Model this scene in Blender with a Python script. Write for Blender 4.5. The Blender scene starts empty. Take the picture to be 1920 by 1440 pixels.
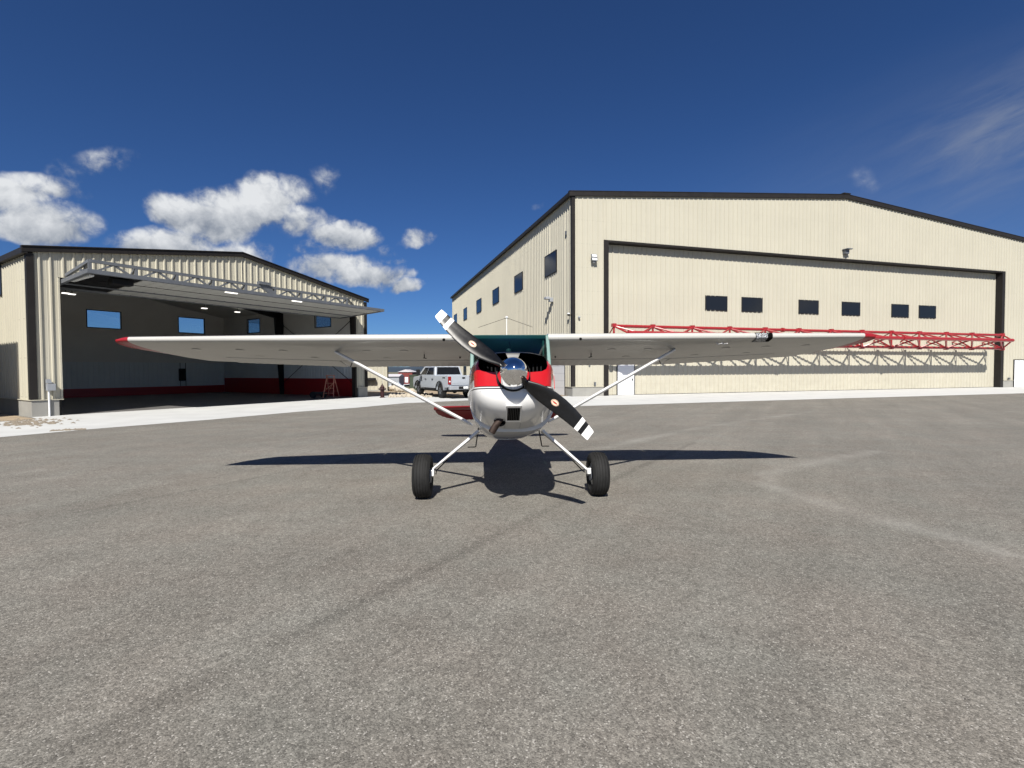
import bpy, bmesh, math, random
from mathutils import Vector, Matrix, noise
random.seed(7)
sc = bpy.context.scene
COL = sc.collection
PI = math.pi
rad = math.radians

# ------------------------------------------------------------------ camera
CAM_H = 1.69; FPX = 917.5; PITCH = .0271; ROLL = -.0049
_fw0 = Vector((0, math.cos(PITCH), -math.sin(PITCH))); _up0 = Vector((0, math.sin(PITCH), math.cos(PITCH))); _r0 = Vector((1, 0, 0))
CR = math.cos(ROLL)*_r0 + math.sin(ROLL)*_up0
CU = math.cos(ROLL)*_up0 - math.sin(ROLL)*_r0
CF = _fw0
CP = Vector((0, 0, CAM_H))
cd = bpy.data.cameras.new('camera'); cam = bpy.data.objects.new('camera', cd); COL.objects.link(cam)
cd.sensor_fit = 'HORIZONTAL'; cd.sensor_width = 36; cd.lens = 36*FPX/1920
cd.clip_start = .05; cd.clip_end = 40000
cam.matrix_world = Matrix(((CR.x, CU.x, -CF.x, CP.x), (CR.y, CU.y, -CF.y, CP.y), (CR.z, CU.z, -CF.z, CP.z), (0, 0, 0, 1)))
sc.camera = cam
sc.view_settings.view_transform = 'Standard'; sc.view_settings.look = 'None'
sc.view_settings.exposure = 0.56; sc.view_settings.gamma = 1.0
sc.view_settings.use_curve_mapping = False
cy = sc.cycles; cy.max_bounces = 6; cy.diffuse_bounces = 3; cy.glossy_bounces = 3; cy.transmission_bounces = 4; cy.transparent_max_bounces = 8
cy.caustics_reflective = False; cy.caustics_refractive = False

def ray(px, py): return CF*FPX + CR*(px-960) + CU*(720-py)
def ground(px, py, z=0):
    d = ray(px, py); return CP + d*((z-CAM_H)/d.z)

# ------------------------------------------------------------------ sun and sky
SHIFT = Vector((.082, 1.01))               # shadow displacement for each metre of height
SUN = Vector((-SHIFT.x, -SHIFT.y, 1)).normalized()
ld = bpy.data.lights.new('sun', 'SUN'); lo = bpy.data.objects.new('sun', ld); COL.objects.link(lo)
ld.energy = 5.0; ld.angle = rad(.53); ld.color = (1, .95, .87)
lo.rotation_euler = SUN.to_track_quat('Z', 'Y').to_euler(); lo.location = (0, 0, 60)
world = bpy.data.worlds.new('World'); sc.world = world; world.use_nodes = True
world.cycles.sampling_method = 'MANUAL'; world.cycles.sample_map_resolution = 512

class NT:
    def __init__(s, tree): s.t = tree; s.n = tree.nodes; s.l = tree.links
    def new(s, typ, **kw):
        nd = s.n.new(typ)
        for k, v in kw.items(): setattr(nd, k, v)
        return nd
    def lk(s, a, b): s.l.new(a, b)
    def put(s, sock, v):
        if hasattr(v, 'is_output'): s.lk(v, sock)
        elif v is not None:
            if sock.type == 'RGBA' and len(v) == 3: v = (*v, 1)
            sock.default_value = v
    def math(s, op, a, b=None, c=None, clamp=False):
        nd = s.n.new('ShaderNodeMath'); nd.operation = op; nd.use_clamp = clamp
        for i, v in enumerate((a, b, c)):
            if v is not None: s.put(nd.inputs[i], v)
        return nd.outputs[0]
    def vmath(s, op, a, b=None, scale=None):
        nd = s.n.new('ShaderNodeVectorMath'); nd.operation = op
        s.put(nd.inputs[0], a)
        if b is not None: s.put(nd.inputs[1], b)
        if scale is not None: s.put(nd.inputs['Scale'], scale)
        return nd.outputs['Value'] if op in ('LENGTH', 'DOT_PRODUCT', 'DISTANCE') else nd.outputs[0]
    def mix(s, fac, a, b, mode='MIX'):
        nd = s.n.new('ShaderNodeMix'); nd.data_type = 'RGBA'; nd.blend_type = mode
        s.put(nd.inputs[0], fac); s.put(nd.inputs[6], a); s.put(nd.inputs[7], b)
        return nd.outputs[2]
    def rng(s, v, a, b, c=0., d=1., smooth=False):
        nd = s.n.new('ShaderNodeMapRange'); nd.interpolation_type = 'SMOOTHSTEP' if smooth else 'LINEAR'
        s.put(nd.inputs[0], v)
        for i, q in enumerate((a, b, c, d)): s.put(nd.inputs[i+1], q)
        return nd.outputs[0]
    def noise(s, vec, scale, detail=3., rough=.55, dist=0., dim='3D'):
        nd = s.n.new('ShaderNodeTexNoise'); nd.noise_dimensions = dim
        if vec is not None: s.put(nd.inputs['Vector'], vec)
        nd.inputs['Scale'].default_value = scale; nd.inputs['Detail'].default_value = detail
        nd.inputs['Roughness'].default_value = rough; nd.inputs['Distortion'].default_value = dist
        return nd.outputs[0]
    def comb(s, x, y, z):
        nd = s.n.new('ShaderNodeCombineXYZ')
        for i, v in enumerate((x, y, z)): s.put(nd.inputs[i], v)
        return nd.outputs[0]

def build_world():
    T = NT(world.node_tree); T.n.clear()
    out = T.new('ShaderNodeOutputWorld')
    sky = T.new('ShaderNodeTexSky', sky_type='NISHITA', sun_disc=False)
    sky.sun_elevation = math.asin(SUN.z); sky.sun_rotation = math.atan2(SUN.x, SUN.y)
    sky.altitude = 1500; sky.air_density = 1.0; sky.dust_density = .2; sky.ozone_density = 4.0
    bg = T.new('ShaderNodeBackground'); bg.inputs[1].default_value = .05
    T.lk(T.mix(1.0, sky.outputs[0], (.41, .645, .98), 'MULTIPLY'), bg.inputs[0])
    tc = T.new('ShaderNodeTexCoord')
    d = T.vmath('NORMALIZE', tc.outputs['Generated'])
    sp = T.new('ShaderNodeSeparateXYZ'); T.lk(d, sp.inputs[0])
    x, y, z = sp.outputs
    yy = T.math('MAXIMUM', y, .05)
    u = T.math('DIVIDE', x, yy); v = T.math('DIVIDE', z, yy); u_, v_ = u, v
    wn = T.new('ShaderNodeTexNoise'); T.lk(d, wn.inputs['Vector']); wn.inputs['Scale'].default_value = 9; wn.inputs['Detail'].default_value = 4; wn.inputs['Roughness'].default_value = .55
    wc = T.new('ShaderNodeSeparateColor'); T.lk(wn.outputs['Color'], wc.inputs[0])
    u = T.math('MULTIPLY_ADD', T.math('SUBTRACT', wc.outputs[0], .5), .13, u); v = T.math('MULTIPLY_ADD', T.math('SUBTRACT', wc.outputs[1], .5), .085, v)
    front = T.rng(y, .3, .5, 0, 1)
    n1 = T.noise(d, 12, 9, .57, .3)
    n2 = T.noise(d, 46, 7, .6, .35)
    # cumulus banks, low above the horizon: direction boxes (u, v, half-width, up, down, weight)
    banks = [(70, 420, 120, 62, 42, 1.15), (15, 372, 95, 44, 32, 1.0), (70, 350, 110, 30, 22, .75), (200, 302, 82, 36, 34, .46),
             (120, 320, 60, 26, 20, .35),
             (405, 405, 125, 62, 55, 1.2), (480, 380, 78, 62, 60, 1.0), (335, 385, 80, 34, 40, 1.0), (560, 418, 75, 42, 34, .85),
             (640, 440, 72, 34, 34, .98), (540, 355, 55, 36, 36, .5), (608, 330, 40, 40, 34, .42),
             (310, 460, 135, 48, 36, 1.1), (440, 475, 90, 34, 26, .9), (230, 450, 60, 26, 22, .6),
             (620, 500, 95, 30, 32, .92), (700, 525, 92, 34, 28, 1.02), (760, 545, 56, 20, 16, 1.0),
             (775, 452, 48, 20, 18, .58), (711, 470, 26, 20, 18, .55), (722, 494, 40, 14, 14, .55), (590, 470, 60, 20, 18, .5),
             (1020, 384, 22, 10, 10, .2), (866, 412, 14, 8, 8, .2), (1622, 335, 26, 26, 26, .15)]
    field = None; lift = None
    for (px, py, rw, ru, rd, w) in banks:
        c = ray(px, py); cu, cv = c.x/c.y, c.z/c.y
        du = T.math('DIVIDE', T.math('SUBTRACT', u, cu), rw/FPX)
        dz = T.math('SUBTRACT', v, cv)
        dv = T.math('MAXIMUM', T.math('DIVIDE', dz, ru/FPX), T.math('DIVIDE', dz, -rd/FPX))
        r2 = T.math('MULTIPLY_ADD', du, du, T.math('MULTIPLY', dv, dv))
        m = T.math('MULTIPLY', T.math('MAXIMUM', T.math('SUBTRACT', 1.0, r2), 0.0), w)
        up = T.math('MULTIPLY', m, T.math('DIVIDE', dz, (ru+rd)*.5/FPX))
        field = m if field is None else T.math('MAXIMUM', field, m)
        lift = up if lift is None else T.math('ADD', lift, up)
    field = T.math('MULTIPLY', field, front)
    # the same kind of cloud carries on round the horizon outside the picture
    el = T.math('ABSOLUTE', T.math('SUBTRACT', z, .25))
    band = T.rng(el, .05, .30, 1, 0, True)
    side = T.math('MAXIMUM', T.rng(y, .45, .25, 0, 1), T.rng(T.math('ABSOLUTE', u), 1.15, 1.5, 0, 1))
    nb = T.noise(d, 3.2, 4, .5)
    around = T.math('MULTIPLY', T.math('MULTIPLY', T.rng(nb, .54, .70, 0, 1.1), band), side)
    field = T.math('MAXIMUM', field, around)
    nn = T.math('MULTIPLY_ADD', T.math('SUBTRACT', n1, .5), 2.1, T.math('MULTIPLY', T.math('SUBTRACT', n2, .5), 1.0))
    dens = T.math('MULTIPLY_ADD', nn, T.rng(field, 0, .35, 0, 1), field)
    alpha = T.math('MULTIPLY', T.rng(dens, .06, .92, 0, 1, True), .97)
    # thin cirrus veil
    u, v = u_, v_
    cu0 = ray(1900, 210); cu1 = ray(1450, 420)
    ax = Vector((cu0.x/cu0.y-cu1.x/cu1.y, cu0.z/cu0.y-cu1.z/cu1.y)); L = ax.length; ax /= L
    pu = T.math('SUBTRACT', u, cu1.x/cu1.y); pv = T.math('SUBTRACT', v, cu1.z/cu1.y)
    al = T.math('MULTIPLY_ADD', pu, ax.x, T.math('MULTIPLY', pv, ax.y))
    ac = T.math('MULTIPLY_ADD', pu, -ax.y, T.math('MULTIPLY', pv, ax.x))
    wv = T.noise(T.comb(T.math('MULTIPLY', al, 1.6), T.math('MULTIPLY', ac, 9.), 0), 2.2, 6, .6, .5)
    core = T.math('MULTIPLY', T.rng(T.math('ABSOLUTE', T.math('ADD', ac, .02)), 0, .15, 1, 0, True), T.rng(al, L*.35, L*1.1, 0, 1, True))
    wide = T.math('MULTIPLY', T.rng(T.math('ABSOLUTE', T.math('ADD', ac, .09)), .02, .34, 1, 0, True), T.rng(al, -.35, .3, 0, 1, True))
    cir = T.math('ADD', T.math('MULTIPLY', core, T.rng(wv, .36, .78, 0, .5)), T.math('MULTIPLY', wide, T.rng(wv, .2, .8, .05, .17)))
    cir = T.math('MULTIPLY', cir, front)
    # sunlit tops, greyer bases
    tone = T.math('MULTIPLY_ADD', T.math('MAXIMUM', T.math('MINIMUM', lift, .5), -.5), .55, T.math('MULTIPLY_ADD', T.math('SUBTRACT', n1, .5), 1.3, T.math('MULTIPLY_ADD', T.math('SUBTRACT', n2, .5), .6, .50)))
    tone = T.math('MULTIPLY_ADD', T.rng(dens, .3, 1.2, 0, 1), .12, tone)
    ccol = T.mix(T.rng(tone, .18, .92, 0, 1), (.20, .24, .31), (.84, .86, .88))
    cb = T.new('ShaderNodeBackground'); T.lk(ccol, cb.inputs[0]); cb.inputs[1].default_value = .64
    vb = T.new('ShaderNodeBackground'); vb.inputs[0].default_value = (.5, .55, .64, 1); vb.inputs[1].default_value = .44
    m0 = T.new('ShaderNodeMixShader'); T.put(m0.inputs[0], T.math('MINIMUM', cir, .7)); T.lk(bg.outputs[0], m0.inputs[1]); T.lk(vb.outputs[0], m0.inputs[2])
    m1 = T.new('ShaderNodeMixShader'); T.lk(alpha, m1.inputs[0]); T.lk(m0.outputs[0], m1.inputs[1]); T.lk(cb.outputs[0], m1.inputs[2])
    T.lk(m1.outputs[0], out.inputs[0])
build_world()

# ------------------------------------------------------------------ materials
M = {}
def base_mat(name):
    m = bpy.data.materials.new(name); m.use_nodes = True; M[name] = m
    T = NT(m.node_tree); b = T.n['Principled BSDF']
    return m, T, b
def mat(name, col, rough=.5, metal=0., var=.12, vscale=3., spec=.5, coat=0., bump=0., bscale=60., emit=0., dirt=0., rvar=.08):
    m, T, b = base_mat(name)
    tc = T.new('ShaderNodeTexCoord')
    n = T.noise(tc.outputs['Object'], vscale, 5, .6)
    k = T.rng(n, .25, .75, 1-var, 1+var)
    c = T.vmath('SCALE', tuple(col), scale=k)
    if dirt:
        nd = T.noise(tc.outputs['Object'], vscale*4, 6, .7)
        c = T.mix(T.math('MULTIPLY', T.rng(nd, .5, .75, 0, 1), dirt), c, (.22, .19, .15))
    T.lk(c, b.inputs['Base Color'])
    T.lk(T.rng(n, .2, .8, max(rough-rvar, .02), min(rough+rvar, 1)), b.inputs['Roughness'])
    b.inputs['Metallic'].default_value = metal; b.inputs['Specular IOR Level'].default_value = spec
    b.inputs['Coat Weight'].default_value = coat; b.inputs['Coat Roughness'].default_value = .06
    if bump:
        bn = T.new('ShaderNodeBump'); bn.inputs['Strength'].default_value = bump; bn.inputs['Distance'].default_value = .01
        T.lk(T.noise(tc.outputs['Object'], bscale, 4, .6), bn.inputs['Height']); T.lk(bn.outputs[0], b.inputs['Normal'])
    if emit:
        b.inputs['Emission Color'].default_value = (1, .96, .88, 1); b.inputs['Emission Strength'].default_value = emit
    return m
def cladding(name, col):
    m, T, b = base_mat(name); tc = T.new('ShaderNodeTexCoord'); P = tc.outputs['Object']
    sp = T.new('ShaderNodeSeparateXYZ'); T.lk(P, sp.inputs[0]); X, Y, Z = sp.outputs
    XY = T.math('ADD', X, T.math('MULTIPLY', Y, .83))
    big = T.noise(P, .35, 4, .55)
    row = T.rng(T.math('ABSOLUTE', T.math('SUBTRACT', T.math('FRACT', T.math('DIVIDE', Z, 1.52)), .5)), .0, .012, 1, 0)
    dots = T.rng(T.math('ABSOLUTE', T.math('SUBTRACT', T.math('FRACT', T.math('DIVIDE', XY, .185)), .5)), .06, .12, 1, 0)
    streak = T.noise(T.comb(T.math('MULTIPLY', XY, 3.2), 0, T.math('MULTIPLY', Z, .12)), 1., 5, .65)
    splash = T.math('MULTIPLY', T.rng(Z, .5, 1.7, 1, 0, True), T.rng(T.noise(P, 2.2, 5, .65), .4, .75, 0, 1))
    c = T.vmath('SCALE', tuple(col), scale=T.math('MULTIPLY', T.rng(big, .3, .7, .965, 1.03), T.rng(streak, .3, .7, .97, 1.02)))
    c = T.mix(T.math('MULTIPLY', T.math('MULTIPLY', row, dots), .5), c, (.10, .10, .09))
    c = T.mix(T.math('MULTIPLY', splash, .22), c, (.24, .20, .15))
    T.lk(c, b.inputs['Base Color']); b.inputs['Roughness'].default_value = .48; b.inputs['Specular IOR Level'].default_value = .35
    bn = T.new('ShaderNodeBump'); bn.inputs['Strength'].default_value = .25; bn.inputs['Distance'].default_value = .02
    T.lk(T.noise(P, 1.4, 2, .5), bn.inputs['Height']); T.lk(bn.outputs[0], b.inputs['Normal'])
cladding('cream', (.458, .437, .357)); cladding('cream_left', (.478, .454, .368))
mat('truck_glass', (.010, .011, .013), .12, var=.1, spec=.15)
mat('trim', (.020, .018, .017), .5, var=.15, spec=.2)
mat('galvalume', (.55, .56, .57), .38, .6, var=.1)
mat('concrete', (0.51, 0.5185, 0.51), .85, var=.1, vscale=.9, bump=.25, bscale=40, dirt=.10)
mat('plinth', (0.272, 0.268, 0.248), .9, var=.14, vscale=1.5, bump=.3, bscale=30, dirt=.15)
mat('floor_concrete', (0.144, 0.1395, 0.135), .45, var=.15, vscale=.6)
mat('liner', (.64, .63, .60), .8, var=.08, vscale=.6)
mat('liner_low', (.62, .66, .67), .5, var=.06, vscale=.8)
mat('liner_red', (.32, .009, .013), .45, var=.1)
mat('steel_black', (.010, .010, .011), .5, spec=.2)
mat('steel_grey', (.115, .125, .14), .5, .0, var=.12)
mat('door_under', (.42, .42, .40), .6, var=.06, vscale=1)
mat('white_door', (0.72, 0.738, 0.756), .4, var=.03)
mat('red_truss', (.29, .016, .020), .35, var=.12, coat=.3)
mat('lamp_lit', (.9, .9, .85), .4, emit=1.3)
mat('lamp_off', (.78, .8, .8), .25, var=.05)
mat('paint_white', (0.72, 0.72, 0.711), .22, var=.04, vscale=1.2, coat=.5)
mat('paint_red', (0.527, 0.0102, 0.0102), .22, var=.06, coat=.6)
mat('tip_red', (.30, .010, .016), .3, var=.08, coat=.4)
mat('paint_dark_red', (.20, .008, .010), .4, var=.1)
mat('rubber', (.016, .016, .016), .75, var=.3, vscale=14, spec=.25, bump=.15, bscale=120)
mat('rim', (.55, .55, .54), .35, .7)
mat('exhaust', (.045, .030, .024), .62, .6, var=.5, vscale=18, bump=.2, bscale=60)
mat('black_inside', (.004, .004, .004), .8, spec=.03)
mat('engine', (.05, .05, .052), .5, .6, var=.4, vscale=20)
mat('cabin_roof', (.06, .14, .14), .5)
mat('fin_dark', (.007, .007, .008), .7, spec=.1)
mat('cabin_green', (0.112, 0.208, 0.188), .5, var=.12, vscale=8)
mat('seat', (.05, .10, .10), .8)
mat('decal_cream', (.72, .66, .50), .5, var=.1, vscale=40)
mat('decal_red', (.45, .06, .04), .5, var=.2, vscale=40)
mat('truck_silver', (.40, .43, .47), .34, .1, var=.02, coat=.6, rvar=.0)
mat('plastic_black', (.012, .012, .013), .55, spec=.25)
mat('tail_red', (.24, .008, .010), .2, coat=.6)
mat('hydrant', (.028, .005, .006), .45, var=.3, vscale=8)
mat('ladder_orange', (0.5, 0.2, 0.13), .5, var=.1)
mat('brick_red', (0.16, 0.0256, 0.0224), .7, var=.15)
mat('roof_pale', (0.527, 0.51, 0.527), .6)
mat('rock', (0.416, 0.368, 0.296), .9, var=.22, vscale=6, bump=.6, bscale=14)
mat('dirt_crumb', (.20, .17, .13), .95, var=.3, vscale=5)
mat('dirt', (0.312, 0.2457, 0.1677), .95, var=.25, vscale=1.2, bump=.7, bscale=22)
mat('utility_green', (.045, .062, .042), .5)
mat('box_grey', (0.306, 0.323, 0.3485), .45, .1)
mat('hill', (0.0245, 0.0406, 0.0595), .95, var=.45, vscale=.0022)

def chrome():
    m, T, b = base_mat('chrome'); b.inputs['Base Color'].default_value = (.86, .86, .87, 1); b.inputs['Metallic'].default_value = 1
    tc = T.new('ShaderNodeTexCoord'); T.lk(T.rng(T.noise(tc.outputs['Object'], 25, 4), .3, .7, .03, .09), b.inputs['Roughness'])
chrome()
def glass(name, tint, refl=.08, see=.9):
    m, T, b = base_mat(name); T.n.remove(b)
    tr = T.new('ShaderNodeBsdfTransparent'); tr.inputs[0].default_value = (*[c*see for c in tint], 1)
    gl = T.new('ShaderNodeBsdfGlossy'); gl.inputs['Roughness'].default_value = .02; gl.inputs[0].default_value = (1, 1, 1, 1)
    lw = T.new('ShaderNodeLayerWeight'); lw.inputs[0].default_value = .25
    mx = T.new('ShaderNodeMixShader'); T.lk(T.rng(lw.outputs['Fresnel'], 0, 1, refl*.4, .9), mx.inputs[0]); T.lk(tr.outputs[0], mx.inputs[1]); T.lk(gl.outputs[0], mx.inputs[2])
    T.lk(mx.outputs[0], T.n['Material Output'].inputs[0])
glass('glass_clear', (.93, .97, .99))
glass('glass_tint', (.24, .44, .42), .10)
def lamp_mesh():
    m, T, b = base_mat('lamp_mesh'); tc = T.new('ShaderNodeTexCoord')
    vo = T.new('ShaderNodeTexVoronoi'); T.lk(tc.outputs['Object'], vo.inputs['Vector']); vo.inputs['Scale'].default_value = 42; vo.feature = 'DISTANCE_TO_EDGE'
    T.lk(T.mix(T.rng(vo.outputs['Distance'], .04, .14), (.5, .52, .54), (.05, .055, .06)), b.inputs['Base Color']); b.inputs['Roughness'].default_value = .5
lamp_mesh()
def dark_glass():
    m, T, b = base_mat('glass_dark'); b.inputs['Base Color'].default_value = (.012, .014, .018, 1); b.inputs['Roughness'].default_value = .06
    b.inputs['Specular IOR Level'].default_value = .32
    tc = T.new('ShaderNodeTexCoord'); bn = T.new('ShaderNodeBump'); bn.inputs['Strength'].default_value = .05; bn.inputs['Distance'].default_value = .02
    T.lk(T.noise(tc.outputs['Object'], .9, 1), bn.inputs['Height']); T.lk(bn.outputs[0], b.inputs['Normal'])
dark_glass()

def asphalt():
    m, T, b = base_mat('asphalt')
    tc = T.new('ShaderNodeTexCoord'); P = tc.outputs['Object']
    sp = T.new('ShaderNodeSeparateXYZ'); T.lk(P, sp.inputs[0]); X, Y = sp.outputs[0], sp.outputs[1]
    def segdist(a, c):
        a = Vector(a[:2]); c = Vector(c[:2]); e = c-a; L = e.length; e /= L
        qx = T.math('SUBTRACT', X, a.x); qy = T.math('SUBTRACT', Y, a.y)
        t = T.math('MULTIPLY_ADD', qx, e.x, T.math('MULTIPLY', qy, e.y))
        t = T.math('MINIMUM', T.math('MAXIMUM', t, 0.), L)
        dx = T.math('MULTIPLY_ADD', t, -e.x, qx); dy = T.math('MULTIPLY_ADD', t, -e.y, qy)
        return T.math('SQRT', T.math('MULTIPLY_ADD', dx, dx, T.math('MULTIPLY', dy, dy)))
    def polyd(pts):
        g = [ground(*p) for p in pts]; r = None
        for a, c in zip(g, g[1:]):
            s = segdist(a, c); r = s if r is None else T.math('MINIMUM', r, s)
        return r
    # paving direction: the long joint running from lower left towards the aeroplane
    j0, j1 = ground(150, 1410), ground(1000, 965)
    e = (j1-j0).xy.normalized()
    al = T.math('MULTIPLY_ADD', X, e.x, T.math('MULTIPLY', Y, e.y))
    ac = T.math('MULTIPLY_ADD', X, -e.y, T.math('MULTIPLY', Y, e.x))
    streak = T.noise(T.comb(T.math('MULTIPLY', al, .12), T.math('MULTIPLY', ac, 1.5), 0), 1., 5, .6, .4)
    far = T.noise(T.comb(T.math('MULTIPLY', X, .16), T.math('MULTIPLY', Y, 1.3), 0), 1., 6, .65, .6)
    big = T.noise(P, .35, 4, .55); mid = T.noise(P, 2.2, 5, .62)
    vo = T.new('ShaderNodeTexVoronoi'); T.lk(P, vo.inputs['Vector']); vo.inputs['Scale'].default_value = 130
    sv = T.new('ShaderNodeSeparateColor'); T.lk(vo.outputs['Color'], sv.inputs[0])
    vo2 = T.new('ShaderNodeTexVoronoi'); T.lk(P, vo2.inputs['Vector']); vo2.inputs['Scale'].default_value = 40
    s2 = T.new('ShaderNodeSeparateColor'); T.lk(vo2.outputs['Color'], s2.inputs[0])
    fine = T.noise(P, 210, 3, .7)
    val = T.math('MULTIPLY_ADD', sv.outputs[0], .68, .66)
    gr1 = T.noise(P, 26, 4, .7); gr2 = T.noise(P, 8, 5, .72)
    val = T.math('MULTIPLY', val, T.math('MULTIPLY', T.rng(gr1, .25, .75, .86, 1.14), T.rng(gr2, .25, .75, .86, 1.14)))
    val = T.math('MULTIPLY', val, T.rng(fine, .25, .75, .72, 1.28))
    val = T.math('MULTIPLY', val, T.rng(s2.outputs[1], 0, 1, .84, 1.16))
    val = T.math('MULTIPLY', val, T.rng(streak, .25, .75, .86, 1.12))
    val = T.math('MULTIPLY', val, T.rng(big, .25, .75, .88, 1.12))
    val = T.math('MULTIPLY', val, T.rng(mid, .25, .75, .92, 1.08))
    val = T.math('MULTIPLY', val, T.rng(far, .25, .75, .90, 1.10))
    # joint between two paving passes
    wob = T.math('MULTIPLY', T.math('SUBTRACT', mid, .5), .10)
    dj = T.math('ADD', polyd([(-400, 1700), (150, 1390), (560, 1185), (820, 1058), (1010, 962), (1300, 830)]), wob)
    val = T.math('MULTIPLY', val, T.rng(dj, .0, .12, .82, 1, True))
    dj2 = T.math('ADD', polyd([(-200, 1030), (100, 968), (330, 925), (600, 872), (900, 812)]), wob)
    val = T.math('MULTIPLY', val, T.rng(dj2, .0, .10, .87, 1, True))
    # pale dust left along an old wheel track
    dt = T.math('ADD', polyd([(1640, 846), (1520, 868), (1428, 890), (1436, 908), (1540, 944), (1660, 975), (1770, 1002), (1870, 1032), (1990, 1075)]), T.math('MULTIPLY', wob, 1.6))
    dust = T.math('MULTIPLY', T.rng(dt, -.05, .34, 1, 0, True), T.rng(mid, .3, .62, .04, .34))
    dt2 = T.math('ADD', polyd([(1040, 858), (1320, 800), (1520, 772)]), T.math('MULTIPLY', wob, 2.))
    dust = T.math('MAXIMUM', dust, T.math('MULTIPLY', T.rng(dt2, .0, .3, 1, 0, True), T.rng(far, .4, .65, 0, .4)))
    spot = T.noise(P, .8, 3, .5)
    dust = T.math('MAXIMUM', dust, T.math('MULTIPLY', T.rng(spot, .60, .78, 0, .28, True), T.rng(mid, .4, .6, 0, 1)))
    hue = T.mix(T.rng(T.noise(P, 1.1, 3, .5), .35, .65, 0, 1), (.183, .169, .147), (.174, .168, .148))
    col = T.vmath('SCALE', hue, scale=val)
    stone = T.rng(sv.outputs[1], .955, .965, 0, 1)
    col = T.mix(T.math('MULTIPLY', stone, .6), col, (.46, .44, .40))
    dark = T.rng(sv.outputs[2], .93, .94, 0, .6)
    col = T.mix(dark, col, (.07, .064, .058))
    col = T.mix(dust, col, (.36, .35, .32))
    T.lk(col, b.inputs['Base Color']); b.inputs['Roughness'].default_value = .9; b.inputs['Specular IOR Level'].default_value = .25
    bn = T.new('ShaderNodeBump'); bn.inputs['Strength'].default_value = .45; bn.inputs['Distance'].default_value = .004
    T.lk(T.math('ADD', T.math('MULTIPLY', vo.outputs['Distance'], -1.2), fine), bn.inputs['Height']); T.lk(bn.outputs[0], b.inputs['Normal'])
asphalt()
def terrain_mat():
    m, T, b = base_mat('terrain'); tc = T.new('ShaderNodeTexCoord'); P = tc.outputs['Object']
    c = T.mix(T.rng(T.noise(P, .05, 6, .6), .35, .65), (.17, .145, .09), (.09, .095, .05))
    T.lk(c, b.inputs['Base Color']); b.inputs['Roughness'].default_value = 1
terrain_mat()

def wing_mat():
    """white paint with faint skin laps, rivet rows and oil streaks"""
    m, T, b = base_mat('wing_white'); tc = T.new('ShaderNodeTexCoord'); P = tc.outputs['Object']
    sp = T.new('ShaderNodeSeparateXYZ'); T.lk(P, sp.inputs[0]); X, Y, Z = sp.outputs
    n = T.noise(P, 1.1, 5, .6); st = T.noise(T.comb(T.math('MULTIPLY', X, 9.), T.math('MULTIPLY', Y, .8), 0), 1., 4, .6)
    fx = T.math('ABSOLUTE', T.math('SUBTRACT', T.math('FRACT', T.math('DIVIDE', X, .46)), .5))
    lap = T.rng(fx, 0, .012, 1, 0)
    near = T.math('MULTIPLY', T.rng(T.math('ABSOLUTE', X), .6, 1.6, 1, 0), T.rng(Y, .9, 1.7, 0, 1))
    oil = T.math('MULTIPLY', T.math('MULTIPLY', T.rng(st, .5, .72, 0, .55), near), T.rng(Z, 2.22, 2.19, 0, 1))
    c = T.mix(T.math('MULTIPLY', lap, .28), T.vmath('SCALE', (.47, .465, .435), scale=T.rng(n, .3, .7, .94, 1.03)), (.3, .3, .29))
    c = T.mix(oil, c, (.16, .13, .09))
    T.lk(c, b.inputs['Base Color']); b.inputs['Roughness'].default_value = .3; b.inputs['Coat Weight'].default_value = .3
    bn = T.new('ShaderNodeBump'); bn.inputs['Strength'].default_value = .35; bn.inputs['Distance'].default_value = .02
    T.lk(T.math('MULTIPLY_ADD', lap, -.12, T.noise(T.comb(T.math('MULTIPLY', X, 2.2), T.math('MULTIPLY', Y, 4.), Z), 1.3, 2)), bn.inputs['Height']); T.lk(bn.outputs[0], b.inputs['Normal'])
wing_mat()
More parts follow.
